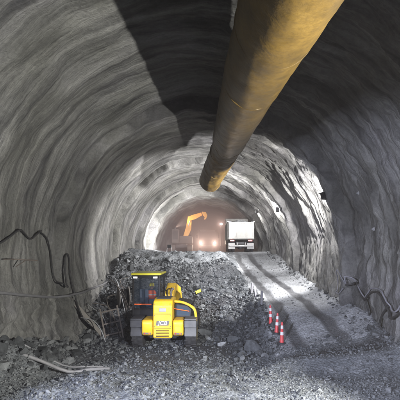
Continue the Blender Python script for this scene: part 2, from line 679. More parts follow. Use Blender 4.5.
gx = np.concatenate([np.arange(-8.5, 8.5, .06)])
gd = np.concatenate([np.arange(-40, -4, 1.0), np.arange(-4, 5, .15), np.arange(5, 18, .055), np.arange(18, 38, .085), np.arange(38, 64, .4)])
D, X = np.meshgrid(gd, gx, indexing='ij')
Z = hgt(X, D)
t1, t2 = track_x(D)
wob = .10 * fbm(X * .8, D * .8, 0 * X, 2)
trk = np.maximum(S(.30, .16, np.abs(X - t1 + wob)), S(.30, .16, np.abs(X - t2 + wob))) * S(11.8, 13, D) * S(37, 30, D)
wet_shade = np.clip(.74 * trk + .75 * S(11.4, 13, D + .7 * fbm(X * .4, D * .4, 0 * X, 2)) * S(20.5, 18, D) * S(2.6, 1.6, X)
              + .9 * S(10.7, 11.2, D) * S(12.5, 11.8, D) * S(1.5, 2.5, X) + .55 * S(18, 20, D) * S(26.5, 24, D) * S(2.4, 1.6, X) + .15 * S(.1, .5, fbm(X * .3, D * .5, 8.0 + 0 * X, 3)), 0, 1)  # the band at the ramp foot paints the shaded dip dark
V = np.stack([X, D, Z], -1).reshape(-1, 3)
F = grid_faces(len(gd), len(gx))
fx, fd = V[F].mean(1)[:, 0], V[F].mean(1)[:, 1]
edge = 2.45 + .25 * pnoise(fd * .7, 1.0, 0)
isroad = (fx > edge) & (fd > 12.6 + .5 * pnoise(fx, 2.0, 0)) & (fd < 38)
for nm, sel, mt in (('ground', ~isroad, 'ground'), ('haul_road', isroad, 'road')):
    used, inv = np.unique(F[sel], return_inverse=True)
    o = np_mesh(nm, V[used], inv.reshape(-1, 4), M[mt], True, None, None, {'wet_shade': wet_shade.ravel()[used]})
    tag(o, {'ground': 'grey rock muck floor rising to the bench', 'haul_road': 'pale dusty ramp with two dark wheel tracks up to the bench'}[nm],
        {'ground': 'ground', 'haul_road': 'road'}[nm], None, 'structure')


# ------------------------------------------------------------------ broken rock
def ico(sub):
    bm = bmesh.new()
    bmesh.ops.create_icosphere(bm, subdivisions=sub, radius=1.0)
    v = np.array([x.co[:] for x in bm.verts])
    f = np.array([[q.index for q in x.verts] for x in bm.faces])
    bm.free()
    return v, f


ICO = {0: ico(1), 1: ico(2), 2: ico(2), 3: ico(3)}


def rock_proto(sub, rng, planes=15):
    v, f = ICO[sub]
    v = v.copy()
    for _ in range(planes):
        n = rng.normal(size=3)
        n /= np.linalg.norm(n)
        o = rng.uniform(.34, .74)
        h = v @ n - o
        v -= np.clip(h, 0, None)[:, None] * n
    return v * rng.uniform(.75, 1.25, 3), f


def rand_rot(n, rng):
    q = rng.normal(size=(n, 4))
    q /= np.linalg.norm(q, axis=1)[:, None]
    w, x, y, z = q.T
    return np.stack([1 - 2 * (y * y + z * z), 2 * (x * y - z * w), 2 * (x * z + y * w),
                     2 * (x * y + z * w), 1 - 2 * (x * x + z * z), 2 * (y * z - x * w),
                     2 * (x * z - y * w), 2 * (y * z + x * w), 1 - 2 * (x * x + y * y)], -1).reshape(n, 3, 3)


def scatter(name, xs, ds, sizes, mat, label, cat):
    rng = RNG
    zs = hgt(xs, ds)
    VV, FF, off = [], [], 0
    for sub, sel in ((0, sizes < .03), (1, (sizes >= .03) & (sizes < .13)), (2, sizes >= .13)):
        idx = np.nonzero(sel)[0]
        for part in np.array_split(idx, 14):
            if len(part) == 0:
                continue
            v, f = rock_proto(sub, rng)
            Rm = rand_rot(len(part), rng)
            p = np.einsum('nij,vj->nvi', Rm, v) * (sizes[part] * .66)[:, None, None]
            p[:, :, 2] *= .8
            p += np.stack([xs[part], ds[part], zs[part] + sizes[part] * .16], -1)[:, None, :]
            VV.append(p.reshape(-1, 3))
            FF.append((f[None] + (np.arange(len(part)) * len(v))[:, None, None]).reshape(-1, 3) + off)
            off += len(part) * len(v)
    o = np_mesh(name, np.concatenate(VV), np.concatenate(FF), M[mat], False)
    return tag(o, label, cat, None, 'stuff')


def pts(n, x0, x1, d0, d1):
    return RNG.uniform(x0, x1, n), RNG.uniform(d0, d1, n)


def sz(n, med, sig, lo, hi):
    return np.clip(med * np.exp(RNG.normal(size=n) * sig), lo, hi)


# foreground gravel: denser close to the lens, fines between the stones
a = [pts(34000, -5.8, 5.8, 5.8, 9.5), pts(24000, -6.2, 6.2, 9.0, 13.2), pts(5000, -6.0, 2.4, 12.5, 16.5)]
xs = np.concatenate([q[0] for q in a])
ds = np.concatenate([q[1] for q in a])
s_ = np.concatenate([sz(34000, .023, .58, .010, .17), sz(24000, .028, .58, .012, .2), sz(5000, .045, .6, .02, .3)])
clump = fbm(xs * .7, ds * .7, 0 * xs + 6, 2)
keep = RNG.uniform(size=len(xs)) < np.clip(.68 + clump, .34, 1)
scatter('gravel', xs[keep], ds[keep], s_[keep], 'gravel', 'loose pale broken stone covering the foreground', 'gravel')
# the blasted heap on the face of the bench
a = [pts(12000, -5.9, 2.3, 18.0, 25.2), pts(1500, -6.0, 2.0, 25, 33)]
xs = np.concatenate([q[0] for q in a])
ds = np.concatenate([q[1] for q in a])
s_ = np.concatenate([sz(12000, .052, .66, .02, .36), sz(1500, .05, .5, .02, .22)])
scatter('rubble', xs, ds, s_, 'rock', 'heap of blasted rock sloping up to the bench behind the yellow machine', 'rubble')
a = [pts(8000, -6.0, 2.3, 15.4, 18.6), pts(2200, 1.0, 2.7, 12.8, 20)]
xs = np.concatenate([q[0] for q in a])
ds = np.concatenate([q[1] for q in a])
s_ = np.concatenate([sz(8000, .05, .66, .02, .36), sz(2200, .06, .65, .02, .38)])
scatter('rubble', xs, ds, s_, 'rock_dark', 'broken rock at the foot of the heap, dark with damp and painted shade', 'rubble')  # dark tone also paints the shade between left wall and machine
# spoil along the feet of the walls and crumbs on the ramp
a = [pts(1500, -6.1, -4.6, 7, 27), pts(450, 5.4, 6.1, 10.5, 34), pts(900, 2.5, 5.6, 12.5, 32)]
xs = np.concatenate([q[0] for q in a])
ds = np.concatenate([q[1] for q in a])
s_ = np.concatenate([sz(1500, .09, .65, .03, .45), sz(450, .07, .6, .03, .3), sz(900, .032, .5, .015, .10)])
t1, t2 = track_x(ds)
keep = (np.minimum(abs(xs - t1), abs(xs - t2)) > .3) | (xs < 2.6) | (xs > 5.2)
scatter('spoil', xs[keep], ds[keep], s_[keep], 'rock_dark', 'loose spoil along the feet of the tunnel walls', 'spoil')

# a few boulders big enough to tell apart
BOULDERS = [
    (.62, 15.3, (.62, .5, .42), 'boulder', 'pale squared rock block on the dark floor right of the yellow machine'),
    (-.1, 16.6, (.85, .8, .5), 'dboulder', 'broad dark boulder at the foot of the heap behind the yellow machine'),
    (1.75, 14.2, (.75, .6, .5), 'dboulder', 'dark boulder left of the red and white delineators'),
    (1.1, 15.9, (.7, .6, .5), 'dboulder', 'rounded dark boulder between the pale block and the ramp edge'),
    (-2.6, 24.5, (.7, .6, .5), 'dboulder', 'dark boulder near the top left of the rubble heap'),
]
for x, d, sc, mt, lb in BOULDERS:
    v, f = rock_proto(3, RNG, 13)
    v = v @ rand_rot(1, RNG)[0].T * np.array(sc) * .6
    v = v + .03 * fbm(v[:, 0] * 5, v[:, 1] * 5, v[:, 2] * 5, 3)[:, None] * sc[0]
    o = np_mesh('boulder', v, f, M[mt], False)
    o.location = (x, d, gz(x, d) + sc[2] * .18)
    tag(o, lb, 'boulder')

# ------------------------------------------------------------------ ventilation duct
DUCT1 = [(1.52, -8, CAM_Z + 2.55), (1.36, 0, CAM_Z + 3.28), (1.20, 5.5, CAM_Z + 3.80), (1.08, 10.5, CAM_Z + 4.36), (.97, 15.8, CAM_Z + 4.80)]
DUCT2 = [(.98, 15.3, CAM_Z + 4.78), (.86, 16.6, CAM_Z + 4.68), (.52, 18.6, CAM_Z + 4.36), (.17, 20.5, CAM_Z + 3.92)]


def duct_section(path, r0, r1, seed, parent, n=220, folds=.02):
    p = [Vector(q) for q in path]
    dense = spline(p, 60)
    cum = [0]
    for q in range(1, len(dense)):
        cum.append(cum[-1] + (dense[q] - dense[q - 1]).length)
    L = cum[-1]
    cum = np.array(cum)
    dn = np.array([q[:] for q in dense])
    tt = np.linspace(0, L, n)
    c = np.stack([np.interp(tt, cum, dn[:, k]) for k in range(3)], -1)
    t = np.gradient(c, axis=0)
    t /= np.linalg.norm(t, axis=1)[:, None]
    a = np.cross(t, np.array([0, 0, 1.0]))
    a /= np.linalg.norm(a, axis=1)[:, None]
    b = np.cross(a, t)
    m = 72
    ang = np.linspace(0, 2 * PI, m, endpoint=False)
    A, T = np.meshgrid(ang, tt)
    r = r0 + (r1 - r0) * (T / L)
    ca, sa = np.cos(A), np.sin(A)
    r = r * (1 + folds * pnoise(ca * 1.6, sa * 1.6, T * .55 + seed) + folds * .7 * pnoise(ca * 3, sa * 3 + T * .6, T * 1.9 + seed)
             - folds * .5 * np.abs(pnoise(ca * 2.2 + seed, sa * 2.2, T * 3.4)) - folds * .3 * np.abs(np.sin(T * PI / 1.3 + 1.5 * ca)) ** 12)
    sag = 1 - .05 * sa
    V = c[:, None, :] + (ca * r)[..., None] * a[:, None, :] + (sa * r * sag)[..., None] * b[:, None, :]
    o = np_mesh('duct_section', V.reshape(-1, 3), grid_faces(n, m, True), M['duct'], True, parent,
                np.stack([A * r0, T], -1).reshape(-1, 2))
    md = o.modifiers.new('Solidify', 'SOLIDIFY')
    md.thickness = .015
    return c, t, a, b, tt, L


duct = thing('ventilation_duct', 'large yellow fabric ventilation duct hanging under the tunnel crown', 'ventilation duct')
c1, t1_, a1, b1, tt1, L1 = duct_section(DUCT1, .695, .715, 0, duct, 260, .026)
c2, t2_, a2, b2, tt2, L2 = duct_section(DUCT2, .675, .60, 9, duct, 160, .06)


def band(c, t, a, b, r, w, mat, name):
    m, V = 72, []
    prof = [(-w / 2, r - .01), (-w / 2, r + .012), (0, r + .02), (w / 2, r + .012), (w / 2, r - .01)]
    for tp, rr in prof:
        for q in range(m):
            g = 2 * PI * q / m
            V.append(c + t * tp + (a * math.cos(g) + b * math.sin(g) * (1 - .05 * math.sin(g))) * rr)
    return np_mesh(name, np.array(V), grid_faces(len(prof), m, True), M[mat], True, duct)


for k, dist in enumerate(np.arange(1.2, L1, 2.6)):
    q = int(np.argmin(abs(tt1 - dist)))
    band(c1[q], t1_[q], a1[q], b1[q], .695 + .02 * dist / L1 - .002, .05, 'duct', 'seam_band')
band(c1[-3], t1_[-3], a1[-3], b1[-3], .716, .10, 'duct', 'coupling_ring')
for q in (50, 105):
    band(c2[q], t2_[q], a2[q], b2[q], .675 - .075 * q / 160 + .004, .05, 'duct', 'seam_band')
band(c2[-2], t2_[-2], a2[-2], b2[-2], .602, .07, 'duct', 'mouth_hem')
# a steel rope along the top and wire hangers from the crown
w = B()
w.tube([Vector(c1[q]) + Vector((0, 0, .78)) for q in range(0, 260, 20)] + [Vector(c2[q]) + Vector((0, 0, .70)) for q in range(40, 160, 30)], .012, 6, 2)
w.build('suspension_rope', 'steel', duct)
for q in list(range(20, 260, 36)):
    w = B()
    p = Vector(c1[q]) + Vector((0, 0, .70))
    top = CAM_Z + math.sqrt(6.5 ** 2 - p.x ** 2)
    w.cyl(p, (p.x, p.y, top), .008, seg=6)
    w.build('hanger_wire', 'steel', duct)
for q in (70, 130):
    w = B()
    p = Vector(c2[q]) + Vector((0, 0, .60))
    w.cyl(p, (p.x, p.y, CAM_Z + 6.3), .008, seg=6)
    w.build('hanger_wire', 'steel', duct)

# ------------------------------------------------------------------ lamps


def look_quat(d):
    return Vector(d).to_track_quat('Y', 'Z')


def spot(name, loc, direction, watts, cone, blend, size, col, parent=None):
    l = bpy.data.lights.new(name, 'SPOT')
    l.energy = watts
    l.spot_size = math.radians(cone)
    l.spot_blend = blend
    l.shadow_soft_size = size
    l.color = col
    o = bpy.data.objects.new(name, l)
    COL.objects.link(o)
    q = Vector(direction).to_track_quat('-Z', 'Y')
    o.rotation_mode = 'QUATERNION'
    o.rotation_quaternion = q
    o.location = loc
    o.parent = parent
    return o


def floodlight(loc, direction, wall_pt, label, watts, cone=150, col=(1, .97, .92), size=.12, s=1.0):
    """hooded flood lamp on an arm bolted to the lining"""
    t = thing('floodlight', label, 'floodlight', loc, 0, 'floodlights on the right tunnel wall')
    q = look_quat(direction).to_matrix().to_4x4()

    def orient(o):
        o.matrix_local = q.copy()
        return o
    h = B()
    h.rng(-.2 * s, .2 * s, -.10 * s, .04 * s, -.15 * s, .15 * s)
    for k in range(6):
        x = (-.16 + .064 * k) * s
        h.rng(x - .008, x + .008, -.15 * s, -.101 * s, -.13 * s, .13 * s)
    h.rng(-.21 * s, .21 * s, .041 * s, .13 * s, .151 * s, .163 * s)
    orient(h.build('housing', 'black', t, bevel=.006))
    h = B()
    h.rng(-.18 * s, .18 * s, .042 * s, .052 * s, -.13 * s, .13 * s)
    orient(h.build('lens', 'lamp', t))
    h = B()
    w = Vector(wall_pt) - Vector(loc)
    p0 = w.normalized() * .05
    h.tube([p0, w * .6, w * 1.12], .022, 8, 2)
    h.cyl(w * 1.0, w * 1.10, .09, seg=12)
    h.build('bracket', 'steel', t)
    d = Vector(direction).normalized()
    spot('floodlight_beam', d * .11, d, watts, cone, .35, size, col, t)
    return t


def on_arch(deg, d, off):
    """point off the arch surface; deg up from the right springline"""
    a = math.radians(deg)
    r = wall_r(d) - off
    return Vector((r * math.cos(a), d, CAM_Z + r * math.sin(a)))


COOL = (1.0, .97, .95)
LAMPS = [
    # deg, d, main beam, label, watts, cone; then extra beams added to brighten wall and duct: direction, watts, cone
    (24.5, 15.5, (-.45, .85, -.26), 'nearest black floodlight on the right wall beside the brightest ring', 12500, 100,
     [((-.02, .74, .62), 3400, 104), ((.04, .70, -.55), 1200, 116), ((-.72, .62, .31), 9000, 36)]),
    (30.0, 24.9, (-.86, .36, -.10), 'middle black floodlight on the right wall ahead of the dump truck', 11500, 120,
     [((-.02, .80, .55), 4200, 104), ((.10, .70, -.50), 1500, 116)]),
    (38.0, 32.2, (-.90, .42, -.10), 'farthest floodlight on the right wall above the dump truck', 8000, 84,
     [((.20, .70, -.40), 900, 110)]),
]
for deg, d, dr, lb, wt, cn, wash in LAMPS:
    f_ = floodlight(on_arch(deg, d, .45), dr, on_arch(deg, d, -.05), lb, wt, cn, COOL)
    for wd_, ww, wc in wash:
        spot('added_wash_beam', Vector((-.06, .12, -.10)), wd_, ww, wc, .6, .12, COOL, f_)
# near lamp of the right row, out of view; then two added fill lamps
floodlight(Vector((5.25, 3.6, CAM_Z - .42)), (-.92, .39, .03), Vector((6.1, 3.6, CAM_Z - .42)), 'floodlight low on the right wall beside the viewpoint', 13500, 106, (1, .98, .90), .07)
floodlight(on_arch(52, -3.0, .6), (-2.2, 12.0, -8.0), on_arch(52, -3.0, -.05), 'unseen fill floodlight added high on the right wall behind the viewpoint', 9000, 64, (.80, .82, 1.0), .12)
floodlight(on_arch(173, -1.5, .7), (9.4, 12.5, -4.3), on_arch(173, -1.5, -.05), 'unseen fill floodlight added low on the left wall behind the viewpoint', 20000, 60, (.76, .80, 1.0), .12)

t_ = thing('floodlight', 'floodlight on a low stand at the left foot of the far lit arch', 'floodlight', (-3.7, 35.5, gz(-3.7, 35.5)))
B().rng(-.2, .2, -.12, .03, .42, .72).build('housing', 'black', t_, bevel=.01)
B().rng(-.17, .17, .032, .042, .45, .69).build('lens', 'lamp', t_)
for q in (-.26, .26):
    B().cyl((q, -.25, 0), (q * .8, -.04, .5), .018, seg=8).cyl((q, .18, 0), (q * .8, -.04, .5), .018, seg=8).build('leg', 'steel', t_)
spot('floodlight_beam', (0, .10, .60), (-.36, .62, .70), 6500, 142, .3, .12, (1, .97, .93), t_)

# ------------------------------------------------------------------ far side: hauler with headlights, excavator, light mast


def tyre_parts(parent, x, y, r, wd, rimr, side=1, lugs=22, detail=True, name='wheel'):
    """wheel > tyre, rim"""
    e = B()
    prof = [(-wd / 2, rimr), (-wd / 2, r * .86), (-wd * .42, r * .95), (-wd * .2, r * .985), (wd * .2, r * .985), (wd * .42, r * .95), (wd / 2, r * .86), (wd / 2, rimr)]
    e.lathe(prof, (0, 0, 0), 'x', 36)
    if detail:
        for k in range(lugs):
            g = 2 * PI * k / lugs
            for sgn in (-1, 1):
                g2 = g + (PI / lugs if sgn > 0 else 0)
                e.box((sgn * wd * .25, math.cos(g2) * r * .985, math.sin(g2) * r * .985), (wd * .46, r * .11, r * .07), (g2 - PI / 2, 0, sgn * .0))
    w = e.build(name, 'rubber', parent, (x, y, r), smooth=True)
    e = B()
    e.lathe([(side * wd * .36, .03), (side * wd * .40, rimr * .35), (side * wd * .30, rimr * .6), (side * wd * .44, rimr * .93), (side * wd * .505, rimr * 1.0), (side * wd * .1, rimr * 1.0)], (0, 0, 0), 'x', 28)
    e.build('rim', 'rim', w)
    return w


def dump_truck():
    cx, cy = 3.28, 34.5
    cz = gz(cx, cy) + .0
    t = thing('dump_truck', 'white tipper truck seen from behind at the top of the ramp', 'dump truck', (cx, cy, cz))
    for y in (.75, 2.1):
        for x in (-1.06, -.74, .74, 1.06):
            tyre_parts(t, x, y, .5, .29, .27, 1 if x > 0 else -1, detail=False)
    for x in (-1.0, 1.0):
        tyre_parts(t, x, 6.0, .5, .3, .27, 1 if x > 0 else -1, detail=False)
    b = B()
    b.rng(-.48, -.34, .05, 7.2, .72, .98).rng(.34, .48, .05, 7.2, .72, .98)
    for y in (.3, 1.4, 2.8, 4.2):
        b.rng(-.335, .335, y, y + .14, .74, .96)
    b.build('chassis', 'dgrey', t, bevel=.01)
    for y in (.75, 2.1):
        b = B()
        b.cyl((-1.2, y, .5), (1.2, y, .5), .09)
        b.sphere((0, y, .5), .24, (1, .9, 1))
        b.build('axle', 'dgrey', t)
    # tipping body
    b = B()
    b.rng(-1.22, 1.22, .02, 5.2, 1.22, 1.34)
    b.rng(-1.22, -1.14, .10, 5.2, 1.34, 2.86).rng(1.14, 1.22, .10, 5.2, 1.34, 2.86)
    b.rng(-1.22, 1.22, 5.12, 5.2, 2.862, 3.62)
    b.rng(-1.139, 1.139, 5.12, 5.2, 1.34, 2.86)
    for y in np.arange(.4, 5.1, .75):
        for sx in (-1, 1):
            b.rng(min(sx * 1.222, sx * 1.30), max(sx * 1.222, sx * 1.30), y, y + .10, 1.24, 2.80)
    b.rng(-1.31, -1.142, .10, 5.2, 2.862, 2.96).rng(1.142, 1.31, .10, 5.2, 2.862, 2.96)
    body = b.build('tipping_body', 'white', t, bevel=.012)
    b = B()
    b.rng(-1.16, 1.16, .0, .085, 1.345, 2.84)
    b.rng(-1.2, 1.2, -.05, -.003, 2.72, 2.86).rng(-1.2, 1.2, -.05, -.003, 1.33, 1.45)
    for x in (-1.14, -.42, .42, 1.14):
        b.rng(x - .05, x + .05, -.04, -.003, 1.452, 2.718)
    tg = b.build('tailgate', 'white', t, bevel=.01)
    for x in (-1.05, 1.05):
        B().cyl((x - .1, -.03, 2.90), (x + .1, -.03, 2.90), .05, seg=12).build('hinge', 'dgrey', tg)
    # rolled load cover and cab guard at the front of the body
    b = B()
    b.rng(-1.3, 1.3, 5.21, 6.6, 3.56, 3.64)
    for x in np.linspace(-1.2, 1.2, 7):
        b.rng(x - .04, x + .04, 5.205, 5.26, 2.9, 3.555)
    b.build('cab_guard', 'offwhite', t, bevel=.01)
    # heaped muck over the boards
    xx, yy2 = np.meshgrid(np.linspace(-1.13, 1.13, 40), np.linspace(.12, 5.1, 70), indexing='ij')
    hz = 2.55 + .62 * (1 - (xx / 1.2) ** 2) * S(0, 1.4, yy2) * S(5.3, 4.2, yy2) + .12 * fbm(xx * 2.5, yy2 * 2.5, 0 * xx, 3)
    o = np_mesh('muck_load', np.stack([xx, yy2, hz], -1).reshape(-1, 3), grid_faces(40, 70), M['boulder'], False, t)
    # cab
    b = B()
    b.prism([(5.35, .75), (7.45, .75), (7.5, 1.9), (7.2, 3.0), (5.35, 3.05)], 'x', -1.2, 1.2)
    cab = b.build('cab', 'white', t, bevel=.05)
    b = B()
    b.box((0, 7.39, 2.42), (2.0, .03, .85), (math.radians(-15) * -1, 0, 0))
    b.build('windscreen', 'dglass', cab)
    for sx in (-1, 1):
        b = B()
        b.rng(min(sx * 1.203, sx * 1.215), max(sx * 1.203, sx * 1.215), 6.0, 7.0, 1.95, 2.75)
        b.build('side_window', 'dglass', cab)
    for sx in (-1, 1):
        b = B()
        b.rng(sx * .9 - .32, sx * .9 + .32, .10, .125, .28, .85)
        b.build('mud_flap', 'offwhite', t)
        b = B()
        b.rng(sx * .86 - .2, sx * .86 + .2, -.06, .06, 1.02, 1.16)
        b.build('tail_light', 'taillight', t, bevel=.01)
        b = B()
        g = [(.10 + .0, 1.0)]
        arc = [(1.42 + 1.3 * math.cos(q), .5 + .62 * math.sin(q)) for q in np.linspace(.35, PI - .35, 14)]
        arc2 = [(1.42 + 1.27 * math.cos(q), .5 + .59 * math.sin(q)) for q in np.linspace(PI - .35, .35, 14)]
        b.prism(arc + arc2, 'x', sx * .9 - .34, sx * .9 + .34)
        b.build('mudguard', 'dgrey', t)
    b = B()
    b.rng(-1.15, 1.15, -.10, .0, .52, .68)
    b.rng(-.42, -.34, -.05, .1, .681, .9).rng(.34, .42, -.05, .1, .681, .9)
    b.build('rear_bumper', 'offwhite', t, bevel=.01)
    b = B()
    b.rng(-.26, .26, -.115, -.102, .55, .66)
    b.build('number_plate', 'whiteband', t)
    return t


dump_truck()


def hauler():
    cx, cy = .10, 47.5
    t = thing('haul_truck', 'dusty tipper truck facing the camera with both headlights on', 'haul truck', (cx, cy, gz(cx, cy)))
    for y in (.9, 4.6, 5.9):
        for x in (-1.0, 1.0):
            tyre_parts(t, x, y, .52, .34, .28, 1 if x > 0 else -1, detail=False)
    b = B()
    b.prism([(0, .62), (2.0, .62), (2.0, 2.85), (.18, 2.85), (0.02, 1.75)], 'x', -1.18, 1.18)
    cab = b.build('cab', 'dgrey', t, bevel=.06)
    b = B()
    b.box((0, .075, 2.22), (2.05, .03, .80), (math.radians(-8), 0, 0))
    b.build('windscreen', 'dglass', cab)
    b = B()
    b.box((0, -.02, 2.72), (2.0, .34, .05), (math.radians(12), 0, 0))
    b.build('sun_visor', 'whiteband', cab)
    b = B()
    for z in (1.0, 1.14, 1.28, 1.42):
        b.rng(-.55, .55, -.035, -.002, z, z + .08)
    b.build('grille', 'dgrey', cab)
    b = B()
    b.rng(-1.2, 1.2, -.16, .12, .42, .80)
    b.build('bumper', 'offwhite', t, bevel=.03)
    b = B()
    b.rng(-.4, .4, .3, 6.6, .6, .85)
    b.build('chassis', 'dgrey', t)
    b = B()
    b.prism([(2.15, 1.0), (6.6, 1.0), (6.8, 2.9), (2.15, 3.0)], 'x', -1.22, 1.22)
    b.build('tipping_body', 'offwhite', t, bevel=.03)
    for sx in (-1, 1):
        b = B()
        b.lathe([(-.06, .02), (-.06, .10), (-.04, .125), (.02, .13)], (0, 0, 0), 'y', 20)
        hl = b.build('headlight', 'headlamp', t, (sx * .90, -.17, 1.12))
        b = B()
        b.rng(-.2, .2, .025, .16, -.16, .16)
        b.build('lamp_housing', 'dgrey', hl)
        spot('headlight_beam', (sx * .90, -.36, 1.12), (sx * .03, -1, -.03), 1100, 130, .9, .12, (1, .82, .66), t)
        b = B()
        b.tube([(sx * 1.15, .25, 2.6), (sx * 1.4, .05, 2.5), (sx * 1.42, .03, 2.1)], .02, 6, 2)
        b.rng(sx * 1.42 - .1, sx * 1.42 + .1, .0, .06, 1.75, 2.2)
        b.build('side_mirror', 'dgrey', t)
    return t


hauler()


def excavator():
    cx, cy = -3.1, 45.5
    t = thing('excavator', 'orange tracked excavator with raised arm in the dusty far end', 'excavator', (cx, cy, gz(cx, cy)), math.radians(0))
    for sx in (-1, 1):
        b = B()
        o = [(-1.7 + .42 * math.cos(q), .42 + .42 * math.sin(q)) for q in np.linspace(PI / 2, 3 * PI / 2, 10)] + [(1.7 + .42 * math.cos(q), .42 + .42 * math.sin(q)) for q in np.linspace(-PI / 2, PI / 2, 10)]
        b.prism(o, 'x', sx * 1.0 - .28, sx * 1.0 + .28)
        b.build('track', 'rust', t, bevel=.01)
    b = B()
    b.rng(-.9, .9, -.8, .8, .5, .85)
    b.cyl((0, 0, .85), (0, 0, 1.0), .6)
    b.build('undercarriage', 'dgrey', t)
    b = B()
    b.rng(-1.25, 1.25, -.9, 2.1, 1.0, 1.95)
    b.build('engine_house', 'rust', t, bevel=.08)
    b = B()
    b.rng(-1.2, 1.2, 1.7, 2.4, 1.05, 1.9)
    b.build('counterweight', 'dgrey', t, bevel=.1)
    b = B()
    b.rng(-1.22, -.32, -1.5, .1, 1.05, 2.75)
    cab = b.build('cab', 'rust', t, bevel=.06)
    b = B()
    b.rng(-1.12, -.42, -1.515, -1.503, 1.5, 2.6)
    b.build('cab_window', 'black', cab)

    def limb(p0, p1, w0, w1, th, nm, bow=0.0):
        p0, p1 = Vector(p0), Vector(p1)
        u = (p1 - p0)
        n = Vector((0, 1, 0)).cross(u).normalized()
        mid = (p0 + p1) / 2 + n * bow
        q = B()
        o = [(p0 + n * w0 / 2), (mid + n * (w0 + w1) * .36), (p1 + n * w1 / 2), (p1 - n * w1 / 2), (mid - n * (w0 + w1) * .30), (p0 - n * w0 / 2)]
        q.prism([(v.x, v.z) for v in o], 'y', p0.y - th / 2, p0.y + th / 2)
        return q.build(nm, 'exorange', t, bevel=.02)
    limb((.35, -.5, 1.7), (.95, -.5, 4.15), .55, .5, .45, 'boom', .12)
    limb((.80, -.95, 4.05), (2.45, -.95, 4.66), .54, .36, .34, 'dipper_arm')
    b = B()
    b.cyl((.55, -.5, 2.5), (1.15, -.95, 4.35), .07, seg=10)
    b.build('ram', 'steel', t)
    b = B()
    o = [(2.45, 4.9), (2.95, 4.85), (3.15, 4.45), (3.0, 4.05), (2.75, 3.95), (2.85, 4.3), (2.6, 4.5)]
    b.prism(o, 'y', -1.5, -.5)
    b.build('bucket', 'exorange', t, bevel=.02)
    # added lamp shell, itself dark, with a spot put in to brighten the arm
    b = B()
    b.lathe([(-.05, .02), (-.05, .10), (.05, .11)], (0, 0, 0), 'y', 14)
    b.build('added_lamp_shell', 'dgrey', t, (-.75, -1.62, 2.85))
    spot('arm_fill_beam', (-.70, -1.9, 2.95), (1.9, .6, 1.2), 2200, 60, .6, .08, (1, .88, .7), t)
    return t


excavator()


def mast():
    cx, cy = 1.75, 45.0
    t = thing('light_mast', 'tall lighting mast with a glowing lamp left of the white truck', 'light mast', (cx, cy, gz(cx, cy)))
    b = B()
    b.cyl((0, 0, .35), (0, 0, 3.3), .05)
    b.build('pole', 'steel', t)
    for k in range(3):
        b = B()
        g = 2 * PI * k / 3
        b.cyl((0, 0, .8), (.7 * math.cos(g), .7 * math.sin(g), .02), .025, seg=8)
        b.build('leg', 'steel', t)
    b = B()
    b.rng(-.22, .22, -.08, .10, 3.3, 3.62)
    h = b.build('lamp_head', 'dgrey', t, bevel=.01)
    b = B()
    b.rng(-.14, .14, -.095, -.083, 3.36, 3.56)
    b.build('lens', 'headlamp', h)
    spot('mast_beam', (0, -.2, 3.46), (-.25, -1, -.25), 300, 150, .8, .08, (1, .80, .68), t)


mast()

# ------------------------------------------------------------------ the yellow machine (rear view)
MX, MY = -1.76, 14.4
MZ = .19


